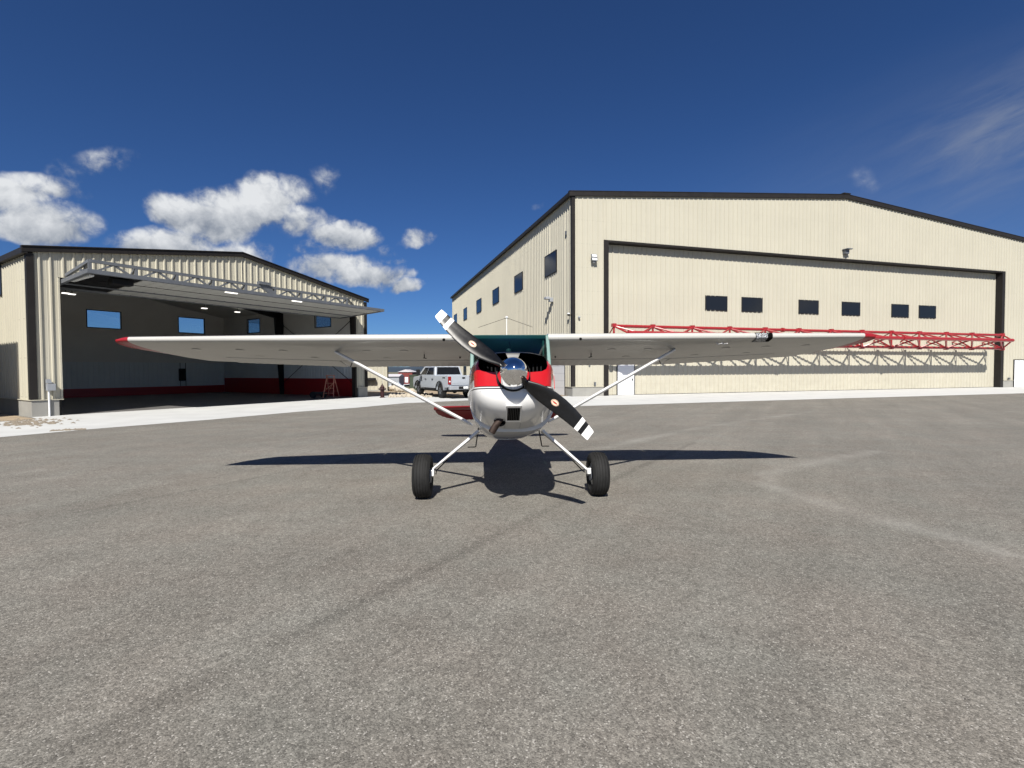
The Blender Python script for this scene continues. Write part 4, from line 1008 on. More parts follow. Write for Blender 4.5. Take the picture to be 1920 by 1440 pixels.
        q = pt(.75, .55, -1); m = MB(); m.lathe([(.012, 0), (.008, .025)], q, (0, 0, -1), 8); m.build('fuel_drain', 'steel_black', wo)
        for kx, tt in ((1.55, .30), (2.1, .30), (3.3, .31), (3.9, .31), (4.5, .31), (1.9, .60), (3.0, .60), (3.8, .60)):
            q = pt(kx, tt, -1); m = MB(); m.lathe([(.001, .004), (.062, .004), (.066, .0)], q, (0, .05, -1), 20); m.build('inspection_cover', 'wing_white', wo, smooth=True)
        if sx > 0:
            for kx in (3.02, 3.10):
                q = pt(kx, .10, -1); m = MB(); m.tube([q, q+Vector((.01, -.03, -.035)), q+Vector((.03, -.10, -.04))], .007, 6); m.build('pitot_tube', 'paint_white', wo)
            # twin landing lamps behind a clear nose cover
            x0 = A(1418, 630, LEY).x; x1 = A(1450, 630, LEY).x
            rr = []
            for k in range(7):
                s = x0+(x1-x0)*k/6; g = .006
                tl = [.10, .06, .03, .012, .004, 0]
                r = [pt(s, t, 1)+Vector((0, -g, g*.6)) for t in tl[1:]]+[pt(s, t, -1)+Vector((0, -g, -g)) for t in reversed(tl[:-1])]
                rr.append(r)
            m = MB(); m.loft(rr, False, closed=False); LL = m.build('landing_light', 'black_inside', wo, fixn=False)
            rr = []
            for k in range(7):
                s = x0+(x1-x0)*(.02+.66*k/6); tl = [.06, .03, .012, .004, .0]
                rr.append([pt(s, t, 1)+Vector((0, -.012, .008)) for t in (.004, 0)]+[pt(s, t, -1)+Vector((0, -.012, -.010)) for t in (.004, .012, .03, .06, .085)])
            m = MB(); m.loft(rr, False, closed=False); m.build('lamp', 'lamp_mesh', LL, smooth=True, fixn=False)
            for kx in (.05, .45, .75):
                s = x0+(x1-x0)*kx; q = pt(s, .004, 1); q2 = pt(s, .09, -1)
                m = MB(); m.bar(q+Vector((0, -.012, 0)), q2+Vector((0, -.012, -.012)), .010, .006); m.build('lamp_bracket', 'box_grey', LL)
    wing(-1); wing(1)
    # ---- landing gear
    for sx in (-1, 1):
        c = Vector((sx*1.178-.005, -.055, .285)); Rw = .293
        top = Vector((sx*.44, .08, .885)); b0 = A(812 if sx < 0 else 1100, 879 if sx < 0 else 880, -.03); b1 = Vector((c.x-sx*.125, -.05, .285))
        rings = []
        for q, cc, tt in ((top, .15, .045), (top.lerp(b0, .12), .14, .042), (top.lerp(b0, .55), .115, .038), (b0, .095, .034), (b0.lerp(b1, .5)+Vector((sx*.004, 0, 0)), .085, .034), (b1, .08, .034)):
            dd = (b0-top).normalized() if q.z > b0.z+.01 else (b1-b0).normalized()
            th = dd.cross(Vector((0, 1, 0))).normalized()
            rings.append([q+Vector((0, 1, 0))*(x*cc/2)+th*(y*tt/2) for x, y in ((-1, -.6), (-.8, -1), (.8, -1), (1, -.6), (1, .6), (.8, 1), (-.8, 1), (-1, .6))])
        m = MB(); m.loft(rings); G = m.build('gear_leg', 'paint_white', root, smooth=True, angle=40)
        m = MB(); m.tube([top.lerp(b0, .75)+Vector((-sx*.03, .05, -.01)), b0+Vector((-sx*.045, .05, -.02)), b1+Vector((-sx*.045, .02, .02))], .008, 6); m.build('brake_hose', 'steel_black', G)
        Wl = empty('wheel'); Wl.parent = root; Wl.location = c
        wd = .115
        # axle lies along the aircraft's x axis; grooves round the tread
        pr = [(.085, -wd*.50), (.15, -wd*.66), (.175, -wd*.80), (.215, -wd*.98), (.25, -wd*.97), (.275, -wd*.80)]
        gr = [-.62, -.31, 0, .31, .62]
        xs = -.80
        for g in gr:
            rg = Rw-.018*abs(g)**2.2*1.6
            pr += [(rg+.001, (g-.07)*wd), (rg-.008, (g-.05)*wd), (rg-.008, (g+.05)*wd), (rg+.001, (g+.07)*wd)]
        pr += [(.275, wd*.80), (.25, wd*.97), (.215, wd*.98), (.175, wd*.80), (.15, wd*.66), (.085, wd*.50)]
        m = MB(); m.lathe(pr, (0, 0, 0), (1, 0, 0), 48); m.build('tyre', 'rubber', Wl, smooth=True, angle=25)
        m = MB(); m.lathe([(.02, -.085), (.10, -.08), (.148, -.078), (.152, -.06), (.12, -.03), (.12, .03), (.152, .06), (.148, .078), (.10, .08), (.02, .085)], (0, 0, 0), (1, 0, 0), 28); m.build('rim', 'rim', Wl, smooth=True)
        m = MB(); m.lathe([(.04, 0), (.095, .005), (.095, .018), (.03, .022)], (-sx*.09, 0, 0), (-sx, 0, 0), 24); m.build('brake_disc', 'steel_grey', Wl, smooth=True)
        m = MB(); m.box((-sx*.125-.028, -.075, -.005), (-sx*.125+.028, .03, .075)); m.build('brake_caliper', 'paint_white', Wl, bevel=.008)
        m = MB(); m.tube([(-sx*.14, 0, 0), (sx*.10, 0, 0)], .022, 12); m.build('axle', 'rim', Wl)
        # boarding step
        p0 = A(897.5 if sx < 0 else 1009.5, 812, .45); p1 = A(892 if sx < 0 else 1016, 838 if sx < 0 else 836.5, .52); p2 = A(877 if sx < 0 else 1029.5, 838.5 if sx < 0 else 836.5, .52)
        m = MB(); m.tube([p0+Vector((0, 0, .1)), p1], .009, 8); B = m.build('boarding_step', 'steel_black', root)
        m = MB(); m.bar(p1, p2, .06, .012); m.build('step_tread', 'steel_black', B)
    # ---- tail
    def plate(name, m_, secs, parent=root, tk=.035):
        rings = []
        for (x, y0, y1, z) in secs:
            r = []
            for t, s in ((1, 0), (.7, 1), (.3, 1.2), (.06, .7), (0, 0), (.06, -.7), (.3, -1.2), (.7, -1)): r.append(Vector((x, y0+(y1-y0)*t, z+s*tk)))
            rings.append(r)
        q = MB(); q.loft(rings); return q.build(name, m_, parent, smooth=True)
    for sx in (-1, 1):
        hs = plate('horizontal_stabilizer', 'paint_dark_red', [(sx*.08, 4.85, 5.42, 1.81), (sx*.9, 4.95, 5.42, 1.81), (sx*1.45, 5.05, 5.42, 1.81), (sx*1.60, 5.14, 5.42, 1.81), (sx*1.68, 5.28, 5.42, 1.81)])
        n = 30; rings = []
        for i in range(n+1):
            x = .12+1.54*i/n; z = 1.80; b_ = .006 if i % 2 else -.001; c1 = 5.43+.43*math.sqrt(max(1-(max(x-.85, 0)/.83)**2.4, .02))
            rings.append([Vector((sx*x, y, z+dz)) for y, dz in ((c1, -.21*(c1-5.43)/.43+.004+b_), (5.43, .028+b_), (5.43, -.028-b_), (c1, -.21*(c1-5.43)/.43-.004-b_))])
        m = MB(); m.loft(rings); m.build('elevator', 'paint_dark_red', hs, smooth=True, angle=50)
    q = MB(); q.loft([[Vector((x*w, y0+(y1-y0)*t, z)) for t, x in ((0, 0), (.3, 1), (.8, .8), (1, 0), (.8, -.8), (.3, -1))] for (y0, y1, z, w) in ((4.35, 5.5, 1.95, .04), (4.9, 5.55, 2.35, .035), (5.2, 5.62, 2.85, .025), (5.35, 5.6, 2.93, .01))]); F = q.build('fin', 'paint_white', root, smooth=True)
    q = MB(); q.loft([[Vector((x*w, y0+(y1-y0)*t, z)) for t, x in ((0, 1), (1, .2), (1, -.2), (0, -1))] for (y0, y1, z, w) in ((5.6, 6.12, 1.6, .03), (5.57, 6.15, 2.2, .03), (5.63, 6.0, 2.9, .02))]); q.build('rudder', 'paint_red', F)
    q = MB(); q.bar((0, 5.4, 1.58), (0, 5.85, 1.27), .06, .015); q.build('tail_spring', 'steel_grey', root)
    q = MB(); q.lathe([(.03, -.04), (.09, -.04), (.105, -.02), (.105, .02), (.09, .04), (.03, .04)], (0, 5.88, 1.225), (1, 0, 0), 24); tw = q.build('tail_wheel', 'rubber', root, smooth=True)
    # ---- nose details
    nz = 1.385; px = xc(-1.6)
    sp = empty('propeller'); sp.parent = root; sp.location = (px, -1.60, nz)
    m = MB(); prof = [(.001, -.275), (.022, -.272), (.05, -.258), (.08, -.232), (.11, -.19), (.137, -.14), (.158, -.08), (.170, -.02), (.175, .04), (.175, .075)]
    m.lathe([(r, -h) for r, h in prof], (0, 0, 0), (0, -1, 0), 56); m.build('spinner', 'chrome', sp, smooth=True)
    m = MB(); m.lathe([(.177, 0), (.188, .002), (.188, .016), (.165, .02)], (0, .076, 0), (0, 1, 0), 48); m.build('spinner_backplate', 'steel_black', sp, smooth=True)
    m = MB(); m.tube([(0, .09, 0), (0, .25, 0)], .10, 20); m.build('propeller_hub', 'engine', sp)
    # local blade: length along x, chord along z, thickness along y
    rs = [.10, .15, .20, .28, .38, .50, .62, .74, .84, .92, 1.0, 1.045, 1.06]
    cs = [.060, .080, .118, .172, .206, .218, .212, .196, .176, .158, .142, .132, .118]
    off = [0, .0, .0, .006, .016, .022, .022, .016, .004, -.008, -.022, -.03, -.034]
    tk = [.050, .048, .040, .030, .024, .019, .016, .013, .011, .009, .007, .006, .004]
    rings = []
    for r, c, o, t in zip(rs, [q*.90 for q in cs], off, tk):
        be = math.atan2(.26, r)*.60+.03
        ring_ = []
        for k in range(20):
            a = 2*PI*k/20; ca, sa = math.cos(a), math.sin(a)
            zc = ca*c/2+o; yt = sa*t/2*(1.25 if ca > 0 else .8)
            ring_.append(Vector((r, yt*math.cos(be)-(zc)*math.sin(be), zc*math.cos(be)+yt*math.sin(be))))
        rings.append(ring_)
    m = MB(); m.loft(rings); bme = m.mesh('blade', 'blade', smooth=True, angle=50)
    ang = math.atan2(.655, .835)
    for i, a in enumerate((ang, ang+PI)):
        b = link('blade', bme, sp); b.rotation_euler = (0, a, 0); b.location = (0, .025, 0)
        be = math.atan2(.26, .54)*.60+.03
        def face(x, z, g):
            o = .022; zc = z+o
            return Vector((x, -.0125*math.cos(be)-zc*math.sin(be)-g*math.cos(be), zc*math.cos(be)-.0125*math.sin(be)-g*math.sin(be)))
        for nm_, mt, a_, b_, g in (('decal', 'decal_cream', .046, .033, .004), ('decal_mark', 'decal_red', .030, .009, .006)):
            m = MB(); pts = [face(.545+a_*math.cos(2*PI*k/28), b_*math.sin(2*PI*k/28)-.0, g) for k in range(28)]
            m.add(pts, [tuple(range(28))]); m.build(nm_, mt, b)
        m = MB(); ri = []
        for rr in (.8, .9):
            ri.append([face(.545+.046*rr*math.cos(2*PI*k/28), .033*rr*math.sin(2*PI*k/28), .006) for k in range(28)])
        m.loft(ri, False); m.build('decal_ring', 'decal_red', b, fixn=False)
    # exhaust, oil cooler grille, seams
    # flush panel joints on the chin
    def surf_y(x, z):
        best = None
        ok, loc, nor, _ = LC.ray_cast(Vector((x, -2.5, z)), Vector((0, 1, 0)))
        return loc.y if ok else None
    bpy.context.view_layer.update()
    p0 = A(938.5, 784, -1.34); p0.y = surf_y(p0.x, p0.z)+.01; p0 = A(938.5, 784, p0.y); p1 = A(921.5, 811, p0.y+.02)
    m = MB(); m.tube([p0+Vector((0, .16, .03)), p0, p0.lerp(p1, .5), p1], .040, 18, True); E = m.build('exhaust_pipe', 'exhaust', root, smooth=True)
    dd = (p1-p0).normalized(); m = MB(); m.lathe([(.001, .001), (.032, .0015), (.035, .003)], p1, dd, 18); m.build('pipe_mouth', 'black_inside', E)
    p = A(938, 786, -1.385); p.y = surf_y(p.x, p.z); m = MB(); m.lathe([(.001, 0), (.066, .001), (.070, .008), (.06, .03)], p+Vector((0, -.004, 0)), (0, 1, -.35), 24); m.build('exhaust_hole', 'black_inside', root)
    q0 = A(948.5, 763.5, -1.435); q1 = A(978, 789, -1.39)
    cx, cz = (q0.x+q1.x)/2, (q0.z+q1.z)/2; hw, hh = (q1.x-q0.x)/2, (q0.z-q1.z)/2; fy0, fy1 = surf_y(cx, cz+hh), surf_y(cx, cz-hh)
    bulge = max(0, max((fy0+fy1)/2-surf_y(cx, cz), (fy0*.75+fy1*.25)-surf_y(cx, cz+hh*.5), (fy0*.25+fy1*.75)-surf_y(cx, cz-hh*.5)))+.012
    fy0 -= bulge; fy1 -= bulge
    def face2(x, z, g): return (x, fy0+(fy1-fy0)*(cz+hh-z)/(2*hh)-g, z)
    def slab(mb, xa, xb, za, zb, g0, g1):
        v = [face2(x, z, g) for g in (g0, g1) for x, z in ((xa, za), (xb, za), (xb, zb), (xa, zb))]
        mb.add(v, [(0, 1, 2, 3), (7, 6, 5, 4), (0, 4, 5, 1), (1, 5, 6, 2), (2, 6, 7, 3), (3, 7, 4, 0)])
    m = MB(); t = .016
    slab(m, cx-hw, cx-hw+t, cz-hh, cz+hh, -.06, .012); slab(m, cx+hw-t, cx+hw, cz-hh, cz+hh, -.06, .012); slab(m, cx-hw+t, cx+hw-t, cz-hh, cz-hh+t, -.06, .011); slab(m, cx-hw+t, cx+hw-t, cz+hh-t, cz+hh, -.06, .011)
    GI = m.build('air_intake', 'paint_white', root)
    m = MB(); slab(m, cx-hw+t, cx+hw-t, cz-hh+t, cz+hh-t, -.01, .004); m.build('intake_core', 'black_inside', GI)
    for k in range(7):
        x = cx-hw+t+.012+(2*hw-2*t-.024)*k/6; m = MB(); slab(m, x-.0025, x+.0025, cz-hh+t, cz+hh-t, .004, .009); m.build('intake_fin', 'engine', GI)
    for x in (cx-hw-.003, cx+hw+.003):
        pts = []
        for k in range(14):
            z = cz-hh-.004-.012*k; y = surf_y(x, z)
            if y is not None: pts.append(Vector((x, y-.0008, z)))
        if len(pts) > 2:
            m = MB(); m.tube(pts, .0022, 5); m.build('panel_joint', 'steel_grey', LC)
    for k in range(15):
        x = cx-.36+.72*k/14; z = 1.212; y = surf_y(x, z)
        if y is not None and abs(x-cx) < .37:
            m = MB(); m.lathe([(.001, .003), (.008, .003), (.010, 0)], (x, y, z), (0, -1, 0), 10); m.build('fastener', 'rim', LC, smooth=True)
    # antenna on the cabin roof
    b = A(950, 627, .8); b.z = 2.235; tp = A(950, 596, .8)
    m = MB(); m.tube([b, tp], .007, 8); N = m.build('antenna_mast', 'paint_white', root)
    m = MB(); m.lathe([(.01, -.01), (.024, 0), (.02, .02), (.004, .03)], tp, (0, 0, 1), 10); m.build('antenna_cap', 'paint_white', N)
    for q in (A(897, 614, .8), A(999, 613.5, .8)):
        m = MB(); m.tube([tp, q], .0035, 5); m.build('antenna_whisker', 'steel_black', N)
airplane()

# ------------------------------------------------------------------ pickup truck
def truck():
    c = ground(829, 746.5)                               # rear left tyre contact
    al = rad(31)
    root = empty('pickup_truck'); tag(root, 'silver crew-cab pickup truck parked between the two hangars, seen from behind', 'truck')
    # local: x right, y forward, z up; origin below rear left wheel
    root.location = (c.x, c.y, .001); root.rotation_euler = (0, 0, al)
    WB = 3.85; R = .46; tr = 1.72                        # wheel base, tyre radius, track
    x0, x1 = -.16, tr+.16
    prof = [(-1.28, .72), (-.62, .66)]
    for k in range(11): a = PI-PI*k/10; prof.append((.53*math.cos(a), .50+.53*math.sin(a)))
    prof += [(.62, .60), (WB-.62, .60)]
    for k in range(11): a = PI-PI*k/10; prof.append((WB+.54*math.cos(a), .50+.53*math.sin(a)))
    prof += [(WB+.95, .62), (WB+1.0, 1.10), (WB+.85, 1.30), (WB-.5, 1.40), (.82, 1.40), (-1.24, 1.43), (-1.30, 1.38)]
    m = MB(); m.prism(prof, 'x', x0, x1); m.build('body', 'truck_silver', root, bevel=.035)
    # cab
    cab = MB(); ya, yb = .86, 3.36
    low = [(x0+.03, ya, 1.39), (x1-.03, ya, 1.39), (x1-.03, yb+.5, 1.39), (x0+.03, yb+.5, 1.39)]
    top = [(x0+.17, ya+.22, 2.02), (x1-.17, ya+.22, 2.02), (x1-.17, yb-.35, 2.02), (x0+.17, yb-.35, 2.02)]
    cab.add(low+top, [(0, 3, 2, 1), (4, 5, 6, 7), (0, 1, 5, 4), (1, 2, 6, 5), (2, 3, 7, 6), (3, 0, 4, 7)]); cab.build('cab', 'truck_silver', root, bevel=.05)
    def quad(a, b, c_, d, name, mt, g):
        """pane set proud of the cab plate"""
        a, b, c_, d = map(Vector, (a, b, c_, d)); n = (b-a).cross(d-a).normalized()
        q = MB(); q.add([p+n*g for p in (a, b, c_, d)]+[p-n*.02 for p in (a, b, c_, d)], [(0, 1, 2, 3), (7, 6, 5, 4), (0, 4, 5, 1), (1, 5, 6, 2), (2, 6, 7, 3), (3, 7, 4, 0)]); q.build(name, mt, root)
    def on(i, j, s, t):                                  # bilinear on a cab face
        a, b, c_, d = Vector(low[i]), Vector(low[j]), Vector(top[j]), Vector(top[i]); return a.lerp(b, s).lerp(d.lerp(c_, s), t)
    quad(on(0, 1, .07, .12), on(0, 1, .93, .12), on(0, 1, .93, .88), on(0, 1, .07, .88), 'rear_window', 'truck_glass', .012)
    quad(on(3, 0, .50, .12), on(3, 0, .93, .12), on(3, 0, .90, .86), on(3, 0, .51, .86), 'side_window', 'truck_glass', .012)
    quad(on(3, 0, .12, .12), on(3, 0, .47, .12), on(3, 0, .48, .86), on(3, 0, .18, .86), 'side_window', 'truck_glass', .012)
    quad(on(1, 2, .07, .12), on(1, 2, .50, .12), on(1, 2, .49, .86), on(1, 2, .10, .86), 'side_window', 'truck_glass', .012)
    quad(on(2, 3, .06, .12), on(2, 3, .94, .12), on(2, 3, .94, .9), on(2, 3, .06, .9), 'windshield', 'truck_glass', .012)
    # tailgate, lamps, bumper
    m = MB(); m.box((x0+.20, -1.325, .84), (x1-.20, -1.285, 1.40)); tg = m.build('tailgate', 'truck_silver', root, bevel=.015)
    m = MB(); m.box((x0+.30, -1.335, .95), (x1-.30, -1.322, 1.12)); m.build('tailgate_panel', 'truck_silver', tg, bevel=.006)
    m = MB(); m.lathe([(.001, 0), (.06, .002), (.062, .012)], ((x0+x1)/2, -1.345, 1.27), (0, 1, 0), 20); o = m.build('badge', 'plastic_black', tg); o.scale = (1.9, 1, .8); o.location = (-(x0+x1)/2*.9, 0, 1.27*.2)
    for xa in (x0+.005, x1-.195):
        m = MB(); m.box((xa, -1.34, .88), (xa+.19, -1.20, 1.36)); o = m.build('tail_lamp', 'tail_red', root, bevel=.02)
        m = MB(); m.box((xa+.05, -1.347, 1.02), (xa+.14, -1.338, 1.10)); m.build('reverse_lamp', 'lamp_off', o)
    m = MB(); m.box((x0+.03, -1.50, .56), (x1-.03, -1.28, .78)); bp = m.build('rear_bumper', 'box_grey', root, bevel=.03)
    m = MB(); m.box((x0+.62, -1.512, .60), (x1-.62, -1.495, .76)); m.build('bumper_recess', 'plastic_black', bp)
    m = MB(); m.box(((x0+x1)/2-.10, -1.522, .62), ((x0+x1)/2+.22, -1.510, .75)); m.build('licence_plate', 'lamp_off', bp)
    m = MB(); m.box(((x0+x1)/2-.05, -1.62, .44), ((x0+x1)/2+.05, -1.3, .54)); m.build('tow_hitch', 'plastic_black', root)
    m = MB(); m.box((x0+.25, -1.0, .40), (x1-.25, WB+.6, .62)); m.build('chassis', 'plastic_black', root)
    m = MB(); m.tube([(x0+.2, 0, .45), (x1-.2, 0, .45)], .07, 10); m.lathe([(.05, -.1), (.17, -.02), (.17, .05), (.05, .12)], ((x0+x1)/2, 0, .45), (0, 1, 0), 14); m.build('rear_axle', 'plastic_black', root)
    for sx, xx in ((-1, x0-.03), (1, x1+.03)):
        m = MB(); m.box((xx-.05, .75, .50), (xx+.05, WB-.72, .56)); m.build('side_step', 'plastic_black', root, bevel=.01)
        for yy in (1.05, 2.25):
            m = MB(); m.box((xx-.015*1, yy, 1.16), (xx+.015, yy+.22, 1.20)); m.build('door_handle', 'plastic_black', root)
        m = MB(); m.bar((xx, 3.05, 1.42), (xx+sx*.22, 3.0, 1.50), .05, .05); m.box((xx+sx*.26-.12, 2.92, 1.42), (xx+sx*.26+.12, 3.06, 1.80)); m.build('wing_mirror', 'plastic_black', root, bevel=.02)
        for yy in (0, WB):                               # arch lip
            pts = [(xx, yy+.55*math.cos(PI*k/12), .50+.55*math.sin(PI*k/12)) for k in range(13)]
            m = MB(); m.tube(pts, .035, 6); m.build('wheel_arch', 'plastic_black', root, smooth=True)
        m = MB(); m.box((xx-.004+sx*-.028, -.85, 1.24), (xx+.004+sx*-.028, -.45, 1.31)); m.build('side_decal', 'plastic_black', root)
    m = MB(); m.box((x0-.006, 3.05, 1.02), (x0+.01, 3.17, 1.36)); m.build('fender_vent', 'plastic_black', root)
    first = None
    for xx, sx in ((0, -1), (tr, 1)):
        for yy in (0, WB):
            Wl = empty('wheel'); Wl.parent = root; Wl.location = (xx, yy, R)
            if first is None:
                m = MB(); pr = [(.24, -.13), (.30, -.145), (.39, -.14), (R-.012, -.11), (R, -.08)]
                for g in (-.04, 0, .04): pr += [(R, g-.012), (R-.012, g-.006), (R-.012, g+.006), (R, g+.012)]
                pr += [(R, .08), (R-.012, .11), (.39, .14), (.30, .145), (.24, .13)]
                m.lathe(pr, (0, 0, 0), (1, 0, 0), 36); tm = m.mesh('tyre', 'rubber', smooth=True, angle=25)
                m = MB(); m.lathe([(.05, -.10), (.23, -.12), (.245, -.11), (.22, -.02), (.22, .02), (.245, .11), (.23, .12), (.05, .10)], (0, 0, 0), (1, 0, 0), 28)
                rm = m.mesh('rim', 'plastic_black', smooth=True)
                m = MB()
                for k in range(6):
                    a = 2*PI*k/6
                    for s in (-1, 1): m.bar((s*.122, .06*math.cos(a), .06*math.sin(a)), (s*.125, .22*math.cos(a), .22*math.sin(a)), .03, .07)
                km = m.mesh('spokes', 'steel_grey'); first = (tm, rm, km)
            link('tyre', first[0], Wl); r = link('rim', first[1], Wl); link('spoke_set', first[2], Wl)
truck()

# ------------------------------------------------------------------ hydrant, annex, far things
def hydrant():
    c = ground(717, 745.6); o = empty('fire_hydrant', (c.x, c.y, .006)); tag(o, 'dark red fire hydrant standing in front of the cream annex wall', 'hydrant')
    s = 1.0
    m = MB(); m.lathe([(.17, 0), (.17, .04), (.12, .05), (.12, .42), (.135, .43), (.135, .47), (.125, .48), (.125, .62), (.145, .63), (.145, .67), (.11, .70), (.08, .78), (.05, .83)], (0, 0, 0), (0, 0, 1), 24); m.build('barrel', 'hydrant', o, smooth=True)
    m = MB(); m.lathe([(.035, 0), (.03, .07), (.0, .075)], (0, 0, .83), (0, 0, 1), 5); m.build('operating_nut', 'hydrant', o)
    for d in ((1, .2, 0), (-1, -.2, 0), (.2, -1, 0)):
        v = Vector(d).normalized(); m = MB(); m.lathe([(.06, .10), (.06, .17), (.075, .175), (.075, .21), (.03, .22), (.03, .25)], (0, 0, .56), v, 14); m.build('nozzle_cap', 'hydrant', o, smooth=True)
    m = MB(); m.tube([(.0, .04, .8), (0.0, .045, 1.95)], .008, 6); m.build('marker_rod', 'box_grey', o)
hydrant()
def annex():
    o = ground(684, 744); fr_a = rad(16.0)
    H = empty('storage_building', (-13.6, 40.9, 0), (0, 0, fr_a)); tag(H, 'low cream ribbed metal building behind the fire hydrant', 'building')
    F_ = frame(H.location.x, H.location.y, fr_a)
    e = onv(F_, 726.5, 700, 0)[0]
    clad(H, 'cream', (0, 0, 0), (1, 0, 0), (0, -1, 0), -3, e, lambda s: .12, lambda s: 3.75, .3, .03)
    m = MB(); m.box((-3, .03, -.2), (e-.02, 7, 3.74)); m.build('wall_core', 'cream', H)
    m = MB(); m.box((-3.1, -.12, 3.752), (e+.1, 7.1, 3.9)); m.build('roof', 'trim', H)
    m = MB(); m.box((e-.02, -.05, .1), (e+.08, .1, 3.75)); m.build('corner_trim', 'trim', H)
    m = MB(); m.box((-3, -.05, -.2), (e+.02, .02, .118)); m.build('plinth', 'plinth', H)
    a = onv(F_, 687, 712, -.2); b = onv(F_, 704.5, 708, -.2); 
    m = MB(); m.box((a[0]-.6, -.45, onv(F_, 700, 713.5, -.2)[1]), (b[0], -.04, onv(F_, 700, 708.5, -.2)[1])); m.build('wall_unit', 'plastic_black', H, bevel=.02)
annex()
def far_things():
    # red building with pale roof, beyond where the land falls away
    def at(px, py, Y): d = ray(px, py); return CP+d*(Y/d.y)
    Y = 190.
    a = at(747, 716, Y); b = at(773, 697.5, Y); g = fall(Y)-.1
    H = empty('barn', ((a.x+b.x)/2, Y, g)); tag(H, 'distant dark red building with pale low gable roof and white door', 'building')
    w = (b.x-a.x)/2; zt = b.z-g
    m = MB(); m.box((-w, 0, 0), (w, 9, zt)); m.build('wall', 'brick_red', H)
    m = MB(); m.prism([(-w-.3, zt+.01), (w+.3, zt+.01), (0, zt+1.0)], 'y', -.3, 9.3); m.build('roof', 'roof_pale', H)
    m = MB(); m.box((-.2, -.06, zt*.42), (1.1, -.005, zt*.72)); m.build('door', 'white_door', H)
    Y2 = 170.; a = at(728, 716, Y2); b = at(748, 703, Y2); g = fall(Y2)-.1
    H = empty('shed', (a.x, Y2, g)); tag(H, 'distant white low shed left of the red building', 'building')
    m = MB(); m.box((-6, 0, 0), (b.x-a.x, 8, b.z-g-.6)); m.build('wall', 'box_grey', H)
    m = MB(); m.prism([(-.4, b.z-g-.58), (8.4, b.z-g-.58), (4, b.z-g+.3)], 'x', -6.2, b.x-a.x+.2); m.build('roof', 'roof_pale', H)
    Y3 = 150.; a = at(762, 716, Y3); b = at(786, 703.5, Y3); g = fall(Y3)-.1
    H = empty('shed', (b.x, Y3+40, g)); tag(H, 'distant pale roofed shed right of the red building, behind the truck', 'building')
    m = MB(); m.box((-7, 0, 0), (0, 8, b.z-g)); m.build('wall', 'brick_red', H); m = MB(); m.prism([(-.4, b.z-g+.01), (8.4, b.z-g+.01), (4, b.z-g+1.2)], 'x', -7.2, .2); m.build('roof', 'roof_pale', H)
    # parked white vehicles seen over the rubble
    for px, Yv, lab, wd in ((741, 92., 'small white car parked far off beyond the boulders, left of two', 3.4), (765, 98., 'small white car parked far off below the red building, right of two', 4.2)):
        p = at(px, 722, Yv); g = fall(Yv)-.055
        c = empty('parked_car', (p.x, Yv, g), (0, 0, .15)); tag(c, lab, 'car', 'white cars far off')
        L = wd
        m = MB(); m.prism([(-L/2, .35), (-L/2+.1, .78), (-L*.28, .85), (-L*.18, 1.38), (L*.18, 1.40), (L*.32, .88), (L/2-.05, .75), (L/2, .35)], 'y', 0, 1.7); m.build('body', 'paint_white', c, bevel=.05)
        m = MB(); m.prism([(-L*.25, .9), (-L*.165, 1.32), (L*.16, 1.33), (L*.27, .9)], 'y', -.012, .02); m.build('side_window', 'glass_dark', c)
        for s in (-.32, .32):
            m = MB(); m.lathe([(.18, -.08), (.31, -.08), (.31, .08), (.18, .08)], (L*s, .05, .315), (0, 1, 0), 16); m.build('wheel', 'rubber', c)
    # green transformer cabinet left of the truck
    p = ground(776, 734); Yt = p.y
    T_ = empty('transformer_cabinet', (p.x, p.y, 0), (0, 0, .25)); tag(T_, 'dark green utility transformer cabinet beside the front of the truck', 'utility box')
    m = MB(); m.box((-.32, 0, .12), (.62, .9, 1.30)); m.build('cabinet', 'utility_green', T_, bevel=.02)
    m = MB(); m.box((-.36, -.04, 1.305), (.66, .94, 1.40)); m.build('lid', 'utility_green', T_, bevel=.02)
    m = MB(); m.box((-.45, -.1, -.3), (.75, 1.0, .118)); m.build('pad', 'plinth', T_)
    # boulders and broken stone
    def rock(r, seed, flat=.7):
        bm = bmesh.new(); bmesh.ops.create_icosphere(bm, subdivisions=2, radius=1)
        for v in bm.verts:
            k = 1+.35*noise.noise(v.co*1.3+Vector((seed*3.1, seed, 0))); v.co = Vector((v.co.x*r*k, v.co.y*r*k*.9, v.co.z*r*k*flat))
        me = bpy.data.meshes.new('boulder'); bm.to_mesh(me); bm.free(); me.materials.append(M['rock']); return me
    labs = ['round pale boulder lying farthest left beyond the fire hydrant', 'flat pale boulder second from the fire hydrant', 'pale boulder in the middle of the rubble row', 'small pale boulder right of the rubble row middle', 'pale boulder nearest the truck front']
    for i, (px, py, r) in enumerate(((740, 733.5, .50), (749.5, 734.5, .45), (757, 735, .33), (763, 736, .30), (770, 737, .34))):
        p = ground(px, py); o = link('boulder', rock(r, i+2)); o.location = (p.x, p.y, r*.45); tag(o, labs[i], 'boulder', 'boulders between the hangars')
    mb = MB(); rnd = random.Random(4)
